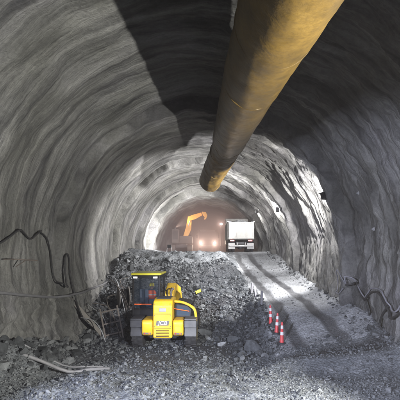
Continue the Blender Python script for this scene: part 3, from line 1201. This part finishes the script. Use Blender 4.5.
def machine():
    t = thing('wheeled_excavator', 'yellow and black wheeled site machine with its cab on the left, seen from behind', 'excavator', (MX, MY, MZ), math.radians(-1.5))
    for x, y in ((-1.08, .62), (1.10, .62), (-1.08, 3.1), (1.10, 3.1)):
        tyre_parts(t, x, y, .53, .46, .30, 1 if x > 0 else -1, 20)
    b = B()
    b.rng(-.62, .62, .10, 4.1, .50, .80)
    b.rng(-.84, .84, .25, .95, .60, .95)
    b.cyl((-.98, .62, .53), (.98, .62, .53), .10)
    b.cyl((-.98, 3.1, .53), (.98, 3.1, .53), .10)
    b.sphere((0, .62, .53), .22, (1.2, .8, 1))
    b.rng(-.55, .55, .02, .10, .46, .60)
    b.build('chassis', 'black', t, bevel=.02)
    # yellow engine cover, its lid and the two side counterweights
    b = B()
    b.prism([(-.10, .50), (-.10, 1.78), (.02, 1.98), (.35, 2.06), (1.25, 2.0), (1.25, .50)], 'x', -.39, .38)
    hood = b.build('engine_cover', 'yellow', t, bevel=.055, seg=3)
    for z in (1.46, .90):
        B().rng(-.34, .33, -.112, -.1, z, z + .018).build('panel_seam', 'black', hood)
    b = B()
    b.rng(-.14, .14, -.128, -.101, 1.56, 1.70)
    b.build('lid_handle', 'offwhite', hood, bevel=.012)
    b = B()
    for k in range(5):
        b.rng(-.28, .28, .18 + .16 * k, .25 + .16 * k, 2.03, 2.075 - .005 * k)
    b.build('air_grille', 'black', hood)
    b = B()
    b.prism([(-.27, 1.01), (.23, 1.01), (.27, 1.20), (-.23, 1.20)], 'y', -.121, -.101)
    plate = b.build('badge', 'plate', hood, bevel=.004)
    cu = bpy.data.curves.new('badge_text', 'FONT')
    cu.body = 'JCB'
    cu.size = .21
    cu.extrude = .004
    cu.shear = .15
    cu.align_x = 'CENTER'
    cu.align_y = 'CENTER'
    tmp = bpy.data.objects.new('tmp_text', cu)
    COL.objects.link(tmp)
    bpy.context.view_layer.update()
    me = bpy.data.meshes.new_from_object(tmp.evaluated_get(bpy.context.evaluated_depsgraph_get()))
    bpy.data.objects.remove(tmp)
    me.transform(Matrix.Translation((0, -.127, 1.105)) @ Matrix.Rotation(PI / 2, 4, 'X') @ Matrix.Scale(1.12, 4, (1, 0, 0)))
    me.materials.clear()
    me.materials.append(M['badge'])
    o = bpy.data.objects.new('badge_lettering', me)
    COL.objects.link(o)
    o.parent = plate
    for x0, x1 in ((-.84, -.41), (.40, .82)):
        b = B()
        b.prism([(-.06, .62), (-.12, .75), (-.12, 1.12), (-.05, 1.22), (.85, 1.22), (.85, .58), (.10, .56)], 'x', x0, x1)
        b.build('counterweight', 'yellow', t, bevel=.06, seg=3)
    b = B()
    b.rng(.50, .72, -.135, -.121, .78, .98)
    b.build('warning_label', 'limeyellow', t, bevel=.003)
    for x in (-.62, .61):
        B().rng(x - .15, x + .15, -.132, -.119, .66, .73).build('lamp_cluster', 'plate', t, bevel=.004)
        for q in (-.09, .09):
            B().cyl((x + q, -.14, .695), (x + q, -.131, .695), .028, seg=14).build('tail_light', 'taillight' if q < 0 else 'orange', t)
    for z in (.56, .62, .68, .74, .80):
        B().rng(-.26, .25, -.106, -.0985, z, z + .022).build('air_slot', 'black', hood)
    for x in (-.33, .32):
        for z in (.98, 1.40, 1.86):
            B().cyl((x, -.112, z), (x, -.099, z), .017, seg=10).build('bolt', 'plate', hood)
    B().rng(-.33, .32, -.135, -.10, .465, .52).build('tow_bar', 'dgrey', t, bevel=.01)
    # exhaust and yellow boom folded forward behind the cover
    b = B()
    b.tube([(.20, 1.0, 2.0), (.20, 1.0, 2.22), (.22, 1.05, 2.3), (.30, 1.1, 2.36)], .05, 12, 3)
    b.build('exhaust', 'rust', t)
    b = B()
    b.prism([(1.3, 1.75), (1.3, 2.1), (2.4, 2.48), (4.6, 2.05), (5.5, 1.3), (5.35, 1.15), (4.4, 1.75), (2.4, 2.12)], 'x', -.14, .26)
    b.build('boom', 'yellow', t, bevel=.03)
    b = B()
    b.prism([(5.3, 1.35), (5.65, 1.30), (5.3, .55), (5.12, .50)], 'x', -.08, .20)
    b.build('dipper_arm', 'yellow', t, bevel=.02)
    b = B()
    o = [(5.05, .62), (5.35, .55), (5.5, .2), (5.3, -.0), (4.9, .02), (4.62, .25), (4.78, .28), (4.95, .15), (5.22, .15), (5.28, .32)]
    b.prism(o, 'x', -.35, .47)
    b.build('bucket', 'rust', t, bevel=.01)
    b = B()
    b.tube([(-.05, .9, 2.02), (-.12, 1.2, 2.25), (-.05, 1.6, 2.22), (0, 2.0, 2.3)], .025, 8, 4)
    b.tube([(.05, .85, 2.02), (.02, 1.2, 2.30), (.1, 1.6, 2.28), (.1, 2.0, 2.3)], .025, 8, 4)
    b.build('hydraulic_hose', 'cable', t)
    # right hand side body under the yellow guard rail
    b = B()
    b.prism([(.42, 1.225), (1.06, 1.225), (1.10, 1.55), (.95, 1.70), (.42, 1.78)], 'y', .55, 2.5)
    tank = b.build('side_tank', 'dgrey', t, bevel=.03)
    b = B()
    b.prism([(.47, 1.30), (1.0, 1.30), (1.03, 1.52), (.92, 1.63), (.47, 1.70)], 'y', .535, .549)
    b.build('radiator_screen', 'dglass', tank)
    b = B()
    b.tube([(.40, .42, 1.90), (.75, .42, 1.86), (1.10, .44, 1.70), (1.24, .46, 1.55), (1.29, .48, 1.30), (1.29, .5, 1.08)], .052, 10, 4)
    b.build('guard_rail', 'yellow', t)
    b = B()
    b.tube([(1.05, .40, 1.70), (1.21, .40, 1.55), (1.26, .42, 1.3), (1.27, .43, 1.1)], .022, 8, 4)
    b.build('rail_trim', 'limeyellow', t)
    b = B()
    b.cyl((.40, .40, 1.60), (1.02, .40, 1.50), .018, seg=8)
    b.build('warning_bar', 'orange', t)
    # fenders
    for sx, mt, x0, x1 in ((-1, 'dgrey', -1.31, -.85), (1, 'fender', .86, 1.33)):
        b = B()
        arc = [(.62 + .66 * math.cos(q), .53 + .66 * math.sin(q)) for q in np.linspace(.15, PI - .05, 16)]
        arc2 = [(.62 + .61 * math.cos(q), .53 + .61 * math.sin(q)) for q in np.linspace(PI - .05, .15, 16)]
        b.prism(arc + arc2, 'x', x0, x1)
        b.rng(x0, x1, -.055, -.02, .92, 1.20)
        b.rng(x0, x1, -.02, .9, 1.205, 1.26)
        f = b.build('fender', mt, t, bevel=.012)
    b = B()
    for k in range(3):
        b.rng(-1.40, -1.16, 1.5, 1.85, .5 + .28 * k, .53 + .28 * k)
    b.rng(-1.41, -1.39, 1.5, 1.52, .4, 1.2).rng(-1.41, -1.39, 1.83, 1.85, .4, 1.2)
    b.build('cab_step', 'dgrey', t)
    # mirror on a bent black arm at the right
    b = B()
    b.tube([(1.02, 1.0, 1.62), (1.20, .95, 1.85), (1.24, .92, 2.2), (1.30, .88, 2.34)], .018, 8, 4)
    mir = b.build('mirror_arm', 'black', t)
    b = B()
    b.box((1.37, .86, 2.26), (.24, .05, .12), (0, math.radians(-24), 0))
    b.build('mirror', 'limeyellow', mir, bevel=.012)
    # the cab
    cx0, cx1, cy0, cy1 = -1.46, -.27, .95, 2.45
    b = B()
    for x, y in ((cx0, cy0), (cx1 - .07, cy0), (cx0, cy1 - .07), (cx1 - .07, cy1 - .07)):
        b.rng(x, x + .08, y, y + .08, .9, 2.93)
    b.rng(cx0 + .081, cx1 - .071, cy0 + .005, cy0 + .06, 1.45, 1.52)
    b.rng(cx0 + .081, cx1 - .071, cy0 + .005, cy0 + .06, 2.80, 2.93)
    b.rng(cx0 + .081, cx1 - .071, cy1 - .06, cy1 - .005, 2.80, 2.93)
    b.rng(cx0 + .005, cx0 + .06, cy0 + .081, cy1 - .071, 2.80, 2.93)
    b.rng(cx1 - .06, cx1 - .0, cy0 + .081, cy1 - .071, 2.80, 2.93)
    cab = b.build('cab', 'black', t, bevel=.012)
    b = B()
    b.rng(cx0 + .01, cx1 - .01, cy0 + .012, cy0 + .05, .9, 1.449)
    b.rng(cx0 + .01, cx0 + .05, cy0 + .051, cy1 - .01, .9, 1.35)
    b.rng(cx1 - .05, cx1 - .01, cy0 + .051, cy1 - .01, .9, 1.35)
    b.rng(cx0 + .01, cx1 - .01, cy0 + .051, cy1 - .01, .86, .90)
    b.build('cab_panel', 'black', cab, bevel=.01)
    b = B()
    b.rng(cx0 - .04, cx1 + .05, cy0 - .10, cy1 + .12, 2.935, 3.03)
    b.build('roof', 'limeyellow', cab, bevel=.035, seg=3)
    for nm, bx in (('rear_window', (cx0 + .082, cx1 - .072, cy0 + .025, cy0 + .031, 1.525, 2.795)),
                   ('front_window', (cx0 + .082, cx1 - .072, cy1 - .031, cy1 - .025, .95, 2.795)),
                   ('side_window', (cx0 + .02, cx0 + .026, cy0 + .083, cy1 - .073, 1.36, 2.795)),
                   ('side_window', (cx1 - .03, cx1 - .024, cy0 + .083, cy1 - .073, 1.36, 2.795))):
        b = B()
        b.rng(*bx)
        b.build(nm, 'glass', cab)
    for x in (cx0 + .17, cx1 - .17):
        b = B()
        b.rng(x - .10, x + .10, cy0 - .16, cy0 - .06, 2.80, 2.90)
        wl = b.build('work_light', 'black', cab, bevel=.012)
        b = B()
        b.rng(x - .085, x + .085, cy0 - .168, cy0 - .161, 2.815, 2.885)
        b.build('lens', 'worklamp', wl)
    b = B()
    b.cyl((cx0 + .10, cy0 - .045, 1.70), (cx1 - .35, cy0 - .045, 1.70), .02, seg=10)
    for x in (cx0 + .12, cx1 - .4):
        b.cyl((x, cy0 - .045, 1.70), (x, cy0 + .02, 1.70), .015, seg=8)
    b.build('grab_bar', 'orange', cab)
    b = B()
    b.rng(-1.0, -.50, 1.52, 2.0, 1.50, 1.64)
    b.rng(-1.02, -.86, 1.42, 1.52, 1.60, 2.28)
    b.rng(-.84, -.50, 1.44, 1.52, 1.60, 1.86)
    b.rng(-.9, -.6, 1.6, 1.9, .92, 1.50)
    b.build('seat', 'seat', cab, bevel=.05, seg=3)
    b = B()
    b.box((-1.16, 1.75, 1.95), (.30, .10, .62), (math.radians(-8), 0, math.radians(12)))
    b.build('side_console', 'seat', cab, bevel=.03)
    b = B()
    for x in (-1.02, -.46):
        b.cyl((x, 2.02, 1.35), (x, 2.02, 1.86), .018, seg=8)
        b.sphere((x, 2.02, 1.88), .035)
    b.build('control_lever', 'black', cab)
    return t


machine()


# ------------------------------------------------------------------ the driver
def skin_body(name, joints, bones, root, mats, parent, sub=2):
    names = list(joints)
    me = bpy.data.meshes.new(name)
    me.from_pydata([joints[k][0] for k in names], [(names.index(a), names.index(c)) for a, c in bones], [])
    o = bpy.data.objects.new(name, me)
    COL.objects.link(o)
    o.modifiers.new('Skin', 'SKIN').use_smooth_shade = True
    if not me.skin_vertices:
        me.attributes  # touch
    if not me.skin_vertices:
        bpy.context.view_layer.objects.active = o
        bpy.ops.mesh.customdata_skin_add()
    for k, nm in enumerate(names):
        r = joints[nm][1]
        me.skin_vertices[0].data[k].radius = (r, r) if not isinstance(r, tuple) else r
        me.skin_vertices[0].data[k].use_root = nm == root
    s = o.modifiers.new('Sub', 'SUBSURF')
    s.levels = s.render_levels = sub
    bpy.context.view_layer.update()
    m2 = bpy.data.meshes.new_from_object(o.evaluated_get(bpy.context.evaluated_depsgraph_get()))
    bpy.data.objects.remove(o)
    for mt in mats:
        m2.materials.append(M[mt])
    o = bpy.data.objects.new(name, m2)
    COL.objects.link(o)
    o.parent = parent
    return o


def driver():
    ox, oy, oz = MX - .72, MY + 1.74, MZ
    t = thing('person', 'driver in an orange vest and yellow helmet seated in the machine cab', 'person', (ox, oy, oz + 1.64))
    J = {'pelvis': ((0, 0, .10), .13), 'belly': ((0, 0, .28), .125), 'chest': ((0, .0, .48), .15), 'neckb': ((0, .0, .60), .075),
         'neck': ((0, .01, .645), .055), 'head': ((0, .03, .72), .085), 'crown': ((0, .02, .81), .075), 'nose': ((.035, .135, .715), .014)}
    bones = [('pelvis', 'belly'), ('belly', 'chest'), ('chest', 'neckb'), ('neckb', 'neck'), ('neck', 'head'), ('head', 'crown'), ('head', 'nose')]
    for sx, n in ((-1, 'L'), (1, 'R')):
        J[n + 'sh'] = ((sx * .18, 0, .55), .065)
        J[n + 'el'] = ((sx * .26, .10, .30), .048)
        J[n + 'wr'] = ((sx * .24, .24, .24), .032)
        J[n + 'pa'] = ((sx * .24, .30, .245), (.040, .022))
        bones += [('chest', n + 'sh'), (n + 'sh', n + 'el'), (n + 'el', n + 'wr'), (n + 'wr', n + 'pa')]
        for k in range(4):
            bx = sx * .24 + (k - 1.5) * .021
            ln = (.045, .055, .05, .04)[k]
            J[f'{n}f{k}a'] = ((bx, .34 + ln * .5, .25), .0095)
            J[f'{n}f{k}b'] = ((bx, .345 + ln * .8, .215), .0085)
            bones += [(n + 'pa', f'{n}f{k}a'), (f'{n}f{k}a', f'{n}f{k}b')]
        J[n + 'th'] = ((sx * .24 - sx * .05, .30, .235), .010)
        J[n + 'tt'] = ((sx * .24 - sx * .06, .34, .225), .009)
        bones += [(n + 'pa', n + 'th'), (n + 'th', n + 'tt')]
        J[n + 'hp'] = ((sx * .10, .04, .08), .095)
        J[n + 'kn'] = ((sx * .14, .46, .06), .065)
        J[n + 'an'] = ((sx * .14, .54, -.36), .045)
        J[n + 'to'] = ((sx * .15, .70, -.42), .04)
        bones += [('pelvis', n + 'hp'), (n + 'hp', n + 'kn'), (n + 'kn', n + 'an'), (n + 'an', n + 'to')]
    o = skin_body('body', J, bones, 'pelvis', ['navy', 'skin'], t)
    for p in o.data.polygons:
        c = p.center
        p.material_index = 1 if (c.z > .615 or (c.y > .255 and c.z > .18 and abs(c.x) > .15 and c.z < .3)) else 0
    for sx in (-1, 1):
        e = B()
        e.sphere((.03 + sx * .033, .098, .74), .011)
        e.build('eye', 'black', t)
        e = B()
        e.sphere((sx * .088, .02, .72), .026, (.4, .8, 1.2))
        e.build('ear', 'skin', t)
    e = B()
    e.rng(.012, .05, .108, .114, .672, .678)
    e.build('mouth', 'rust', t)
    # vest as a shell round the torso
    b = B()
    b.lathe([(.16, .175), (.30, .17), (.45, .19), (.54, .175), (.585, .115)], (0, 0, 0), 'z', 24)
    v = b.build('vest', 'hivis', t)
    for q in v.data.vertices:
        q.co.x *= 1.12
        q.co.y *= .90
    b = B()
    b.lathe([(.36, .184), (.36, .192), (.41, .192), (.41, .184)], (0, 0, 0), 'z', 24)
    v2 = b.build('reflective_band', 'whiteband', v)
    for q in v2.data.vertices:
        q.co.x *= 1.13
        q.co.y *= .91
    b = B()
    b.lathe([(.75, .128), (.755, .135), (.77, .115), (.83, .112), (.88, .085), (.905, .04), (.908, .01)], (0, .02, 0), 'z', 24)
    b.prism([(-.08, .10), (.08, .10), (.06, .19), (-.06, .19)], 'z', .755, .765)
    b.build('helmet', 'helmet', t)


driver()

# ------------------------------------------------------------------ hoses and cables on the walls


def wall_x1(side, q, z):
    R = wall_r(q)
    if z >= CAM_Z:
        a = math.asin(min(1, (z - CAM_Z) / R))
        s, low, x, fx = a * R0, 0, R * math.cos(a), math.cos(a)
    else:
        low = CAM_Z - z
        s, fx = -low, 1
        x = R - .35 * min(1, low / 4.5) ** 2
    if side > 0:
        s = ARC - s if z >= CAM_Z else ARC + low
    sl = S(.7, 2.2, low) * (1.0 if side < 0 else .45)
    P = (np.array([side * x]), np.array([q]), np.array([z]))
    return x - float(lining_disp(P, np.array([s]), np.array([q]), sl)[0]) * fx


def wall_x(side, d, z):
    return side * min(wall_x1(side, d + a, z + c) for a in (-.35, -.15, 0, .15, .35) for c in (-.12, 0, .12))


def wall_line(side, pts_, off):
    out = []
    for p in spline([(0, d, z) for d, z in pts_], 4):
        out.append((wall_x(side, p.y, p.z) - side * off, p.y, p.z))
    # ease the bumps so that the hose hangs rather than clings
    x = [o[0] for o in out]
    for _ in range(3):
        x = [min if False else (x[max(k - 1, 0)] + x[k] + x[min(k + 1, len(x) - 1)]) / 3 for k in range(len(x))]
    return [(x[k] if abs(x[k]) < abs(out[k][0]) else out[k][0], out[k][1], out[k][2]) for k in range(len(out))]


def wall_hose(name, label, cat, side, pts_, r, mat, group=None):
    b = B()
    b.tube(wall_line(side, pts_, r + .02), r, 10, 2)
    return tag(b.build(name, mat), label, cat, group)


wall_hose('water_pipe', 'thick grey pipe sagging along the left wall behind the machine', 'pipe', -1,
          [(7.0, 3.35), (10.0, 3.03), (10.67, 2.93), (11.9, 2.71), (13.9, 2.38), (14.8, 2.31), (16.84, 2.28), (20.6, 2.31), (23.84, 2.74), (28, 2.95)], .048, 'hose')
wall_hose('cable', 'black cable dropping straight down the left wall beside the tall loop', 'cable', -1,
          [(13.44, 4.91), (14.16, 4.59), (14.62, 3.83), (14.72, 3.0), (14.80, 2.72), (14.88, 2.66)], .028, 'cable', )
wall_hose('cable', 'black cable in a tall narrow loop falling to the foot of the left wall', 'cable', -1,
          [(14.86, 2.66), (14.95, 2.8), (14.98, 3.2), (15.0, 3.6), (15.05, 3.95), (15.3, 4.02), (15.45, 3.7), (15.5, 3.06), (15.65, 2.07), (16.08, 1.16), (17.37, .45)], .032, 'cable')
wall_hose('cable', 'black cable hung in zigzag swags high on the left wall', 'cable', -1,
          [(8.6, 4.25), (10.25, 4.36), (10.67, 4.45), (11.6, 4.84), (12.1, 4.78), (12.66, 4.59), (13.2, 4.8), (13.61, 4.92)], .03, 'cable')
wall_hose('air_hose', 'pale hose looping in swags along the right wall above the ramp', 'hose', 1,
          [(15.58, 3.36), (15.04, 3.03), (14.77, 2.83), (14.78, 3.11), (14.36, 2.8), (13.72, 2.39), (13.2, 2.74), (12.78, 2.84), (12.23, 2.77), (11.8, 2.41), (11.31, 2.25), (10.76, 2.71), (9.5, 2.5), (8, 2.9)], .023, 'palehose')
wall_hose('air_hose', 'thin pale hose in a drooping loop at the far end of the right wall swags', 'hose', 1,
          [(15.58, 3.36), (16.0, 2.94), (15.95, 2.5), (15.3, 2.34), (15.0, 2.6)], .022, 'palehose')
wall_hose('cable', 'black cable swagged just below the pale hose on the right wall', 'cable', 1,
          [(14.77, 2.76), (14.5, 2.9), (14.2, 2.62), (13.72, 2.28), (13.2, 2.6), (12.78, 2.72), (12.3, 2.66), (11.9, 2.3), (11.5, 2.05), (11.2, 2.1), (10.6, 2.5)], .035, 'cable')
wall_hose('cable', 'short black cable tail hanging from the middle of the right wall hose', 'cable', 1,
          [(13.72, 2.34), (13.62, 2.08), (13.58, 1.72)], .028, 'cable')
wall_hose('cable', 'long black cable tail hanging from the near swag to the right wall foot', 'cable', 1,
          [(11.8, 2.36), (12.1, 2.1), (12.3, 1.85), (12.39, 1.62), (12.19, 1.36)], .034, 'cable')

# small angle bracket on the left wall
b = B()
p = [(wall_x(-1, d, z) + .05, d, z) for d, z in ((10.9, 3.92), (12.4, 3.84), (11.7, 3.66))]
q = [(v[0] + .32, v[1], v[2]) for v in p[:2]]
b.cyl(p[0], q[0], .02, seg=8).cyl(p[1], q[1], .02, seg=8).cyl(q[0], q[1], .022, seg=8).cyl(p[2], ((q[0][0] + q[1][0]) / 2, 11.65, 3.88), .018, seg=8)
tag(b.build('pipe_bracket', 'rust'), 'thin steel bracket frame on the left wall above the thick pipe', 'bracket')

# rock bolt plates catching the light on the right wall
for d, z, lb in ((13.98, 6.41, 'small pale rock bolt plate high on the dark right wall'), (13.24, 4.97, 'small pale rock bolt plate lower on the dark right wall')):
    x = wall_x1(1, d, z) + .02
    t = thing('rock_bolt', lb, 'rock bolt', (x - .06, d, z), 0, 'rock bolts on the right wall')
    b = B()
    b.box((.03, 0, 0), (.02, .12, .12))
    b.build('bearing_plate', 'offwhite', t)
    b = B()
    b.cyl((.3, 0, -.02), (-.05, 0, .0), .016, seg=10)
    b.cyl((.019, 0, 0), (-.015, 0, 0), .032, seg=6)
    b.build('bolt', 'steel', t)

# pale pipes lying on the ground at the lower left
for name, lb, P in (('drain_pipe', 'pale pipe lying along the ground at the lower left', [(-6.3, 9.6), (-5.0, 10.2), (-4.1, 10.6), (-3.6, 11.0), (-3.2, 11.7)]),
                    ('drain_pipe', 'thinner pale hose lying behind the pipe at the lower left', [(-5.6, 11.0), (-4.6, 11.5), (-3.9, 11.6), (-3.5, 12.1)])):
    b = B()
    th_ = lb.startswith('thinner')
    b.tube([(x, d, gz(x, d) + (.055 if not th_ else .04)) for x, d in P], .03 if th_ else .048, 12, 4)
    tag(b.build(name, 'hosepale2'), lb, 'pipe')

# ------------------------------------------------------------------ delineators and stakes beside the ramp
DEL = [(2.62, 14.8, 'farthest of the three red and white delineators beside the ramp', -3),
       (2.72, 14.1, 'middle one of the three red and white delineators beside the ramp', 4),
       (2.80, 13.5, 'nearest of the three red and white delineators beside the ramp', -2)]


def delineator(x, d, lb, tilt):
    t = thing('delineator', lb, 'traffic cone', (x, d, gz(x, d) + .01), 0, 'delineators beside the ramp')
    t.rotation_euler = (0, math.radians(tilt), random.uniform(0, 3))
    b = B()
    b.lathe([(0, .16), (.04, .16), (.065, .13), (.065, .06)], (0, 0, 0), 'z', 20)
    b.build('base', 'dgrey', t)
    b = B()
    b.lathe([(.066, .085), (.12, .075), (.74, .040), (.80, .036), (.82, .022)], (0, 0, 0), 'z', 20)
    b.build('cone_body', 'redplastic', t)
    for z0, z1 in ((.34, .46), (.58, .70)):
        b = B()
        r0 = .075 - (z0 - .12) * .0565 + .004
        r1 = .075 - (z1 - .12) * .0565 + .004
        b.lathe([(z0, r0 - .006), (z0, r0), (z1, r1), (z1, r1 - .006)], (0, 0, 0), 'z', 20)
        b.build('reflective_band', 'whiteband', t)


for a_ in DEL:
    delineator(*a_)
for x, d, h, tl, lb in ((2.38, 19.2, .62, 3, 'farthest pale wooden stake at the left edge of the ramp'),
                        (2.48, 18.3, .55, -5, 'middle pale wooden stake at the left edge of the ramp'),
                        (2.50, 16.6, .68, 2, 'nearest pale wooden stake at the left edge of the ramp, above the delineators')):
    b = B()
    b.prism([(-.05, -.2), (.05, -.2), (.05, h - .05), (.02, h), (-.05, h - .02)], 'y', -.04, .04)
    o = b.build('stake', 'hosepale2', None, (x, d, gz(x, d)), bevel=.006)
    o.rotation_euler = (math.radians(tl), math.radians(tl), .2)
    tag(o, lb, 'stake', 'stakes beside the ramp')

# ------------------------------------------------------------------ debris between the left wall and the machine


def rod(name, mat, P, r, lb, cat, group=None, sm=4):
    b = B()
    b.tube(P, r, 8, sm)
    return tag(b.build(name, mat), lb, cat, group)


for k in range(9):
    d = 15.6 + .5 * k + random.uniform(-.2, .2)
    x0 = -3.7 - random.uniform(0, 1.1)
    zb = gz(x0, d)
    dx = random.uniform(-1.0, -.2)
    h = random.uniform(1.0, 2.3)
    rod('bent_bar', 'rust' if k % 3 else 'steel', [(x0, d, zb - .1), (x0 + dx * .4, d + .2, zb + h * .5), (x0 + dx + random.uniform(-.3, .3), d + .4, zb + h * .9), (x0 + dx * 1.3 + random.uniform(-.4, .4), d + .5, zb + h)],
        .018, 'bent steel bar sticking out of the debris between the left wall and the machine', 'steel bar', 'bent bars in the debris by the left wall')
for x, d, ln, an, lean, lb in ((-4.75, 16.4, 2.3, .5, 38, 'pale plank leaning on the left wall beside the debris'),
                               ):
    b = B()
    b.box((0, 0, ln / 2 - .1), (.17, .035, ln))
    o = b.build('plank', 'timber', None, (x, d, gz(x, d)), bevel=.006)
    o.rotation_euler = (0, math.radians(-lean), an)
    tag(o, lb, 'plank')
t = thing('steel_frame', 'small grey lattice frame leaning in the debris left of the cab', 'steel frame', (-4.15, 16.2, gz(-4.15, 16.2)), .35)
t.rotation_euler = (math.radians(-12), math.radians(-10), .35)
for x in (-.38, .38):
    B().box((x, 0, .72), (.07, .06, 1.5)).build('upright', 'rust', t, bevel=.005)
for z in (.25, .75, 1.3):
    B().box((0, 0, z), (.68, .05, .06)).build('crossbar', 'rust', t, bevel=.005)
t = thing('cable_drum', 'dark wooden cable drum standing behind the debris left of the machine', 'cable drum', (-4.55, 19.6, gz(-4.55, 19.6) - .03), .4)
for sx in (-1, 1):
    b = B()
    b.lathe([(sx * .26 - .025, .06), (sx * .26 - .025, .55), (sx * .26 + .025, .55), (sx * .26 + .025, .06)], (0, 0, .55), 'x', 28)
    b.build('flange', 'timber', t)
b = B()
b.lathe([(-.23, .06)] + [(-.23 + .46 * k / 30, .40 + .022 * (k % 2)) for k in range(31)] + [(.23, .06)], (0, 0, .55), 'x', 28)
b.build('cable_winding', 'cable', t)
# ------------------------------------------------------------------ dust in the air
HAZE = .0007
m = bpy.data.materials.new('dusty_air')
m.use_nodes = True
nt = m.node_tree
nt.nodes.remove(nt.nodes['Principled BSDF'])
pv = nt.nodes.new('ShaderNodeVolumePrincipled')
pv.inputs['Color'].default_value = (.92, .86, .86, 1)
pv.inputs['Density'].default_value = HAZE
pv.inputs['Anisotropy'].default_value = .3
nt.links.new(pv.outputs[0], nt.nodes['Material Output'].inputs['Volume'])
dm = m.copy()
dm.name = 'dust'
dv = [q for q in dm.node_tree.nodes if q.type == 'PRINCIPLED_VOLUME'][0]
dv.inputs['Density'].default_value = .125
dv.inputs['Color'].default_value = (.42, .345, .35, 1)
dv.inputs['Anisotropy'].default_value = .5
b = B()
b.rng(-8.4, 8.4, 38.4, 61.5, 3.0, 11.8)
tag(b.build('dust_cloud', dm, smooth=False), 'brown dust hanging in the far end of the tunnel', 'dust', None, 'stuff')
b = B()
b.rng(-9.5, 9.5, -41, 65, -2.2, 12.5)
hz = b.build('haze', m, smooth=False)
tag(hz, 'pale dusty air filling the tunnel', 'haze', None, 'stuff')

# ------------------------------------------------------------------ daylight at the portal behind the viewpoint
W = bpy.data.worlds.new('World')
SC.world = W
W.use_nodes = True
nt = W.node_tree
bg = nt.nodes['Background']
sky = nt.nodes.new('ShaderNodeTexSky')
sky.sky_type = 'NISHITA'
sky.sun_disc = False
sky.sun_elevation = math.radians(48)
sky.sun_rotation = math.radians(200)
nt.links.new(sky.outputs[0], bg.inputs[0])
bg.inputs[1].default_value = .05

# ------------------------------------------------------------------ camera
cam = bpy.data.cameras.new('Camera')
cam.sensor_width = 36
cam.sensor_fit = 'HORIZONTAL'
cam.lens = 36 * 360 / 400
cam.shift_x = -7 / 400
cam.shift_y = 50 / 400
cam.clip_start = .05
cam.clip_end = 400
co = bpy.data.objects.new('Camera', cam)
COL.objects.link(co)
co.location = (0, 0, CAM_Z)
co.rotation_euler = (PI / 2, 0, 0)
SC.camera = co

SC.view_settings.view_transform = 'Standard'
SC.view_settings.look = 'None'
SC.view_settings.exposure = -.3
SC.view_settings.gamma = 1
SC.view_settings.use_curve_mapping = False
SC.render.engine = 'CYCLES'
cy = SC.cycles
cy.use_denoising = True
cy.max_bounces = 8
cy.diffuse_bounces = 3
cy.glossy_bounces = 3
cy.transmission_bounces = 4
cy.transparent_max_bounces = 8
cy.volume_bounces = 1
cy.sample_clamp_indirect = 6
cy.use_light_tree = True
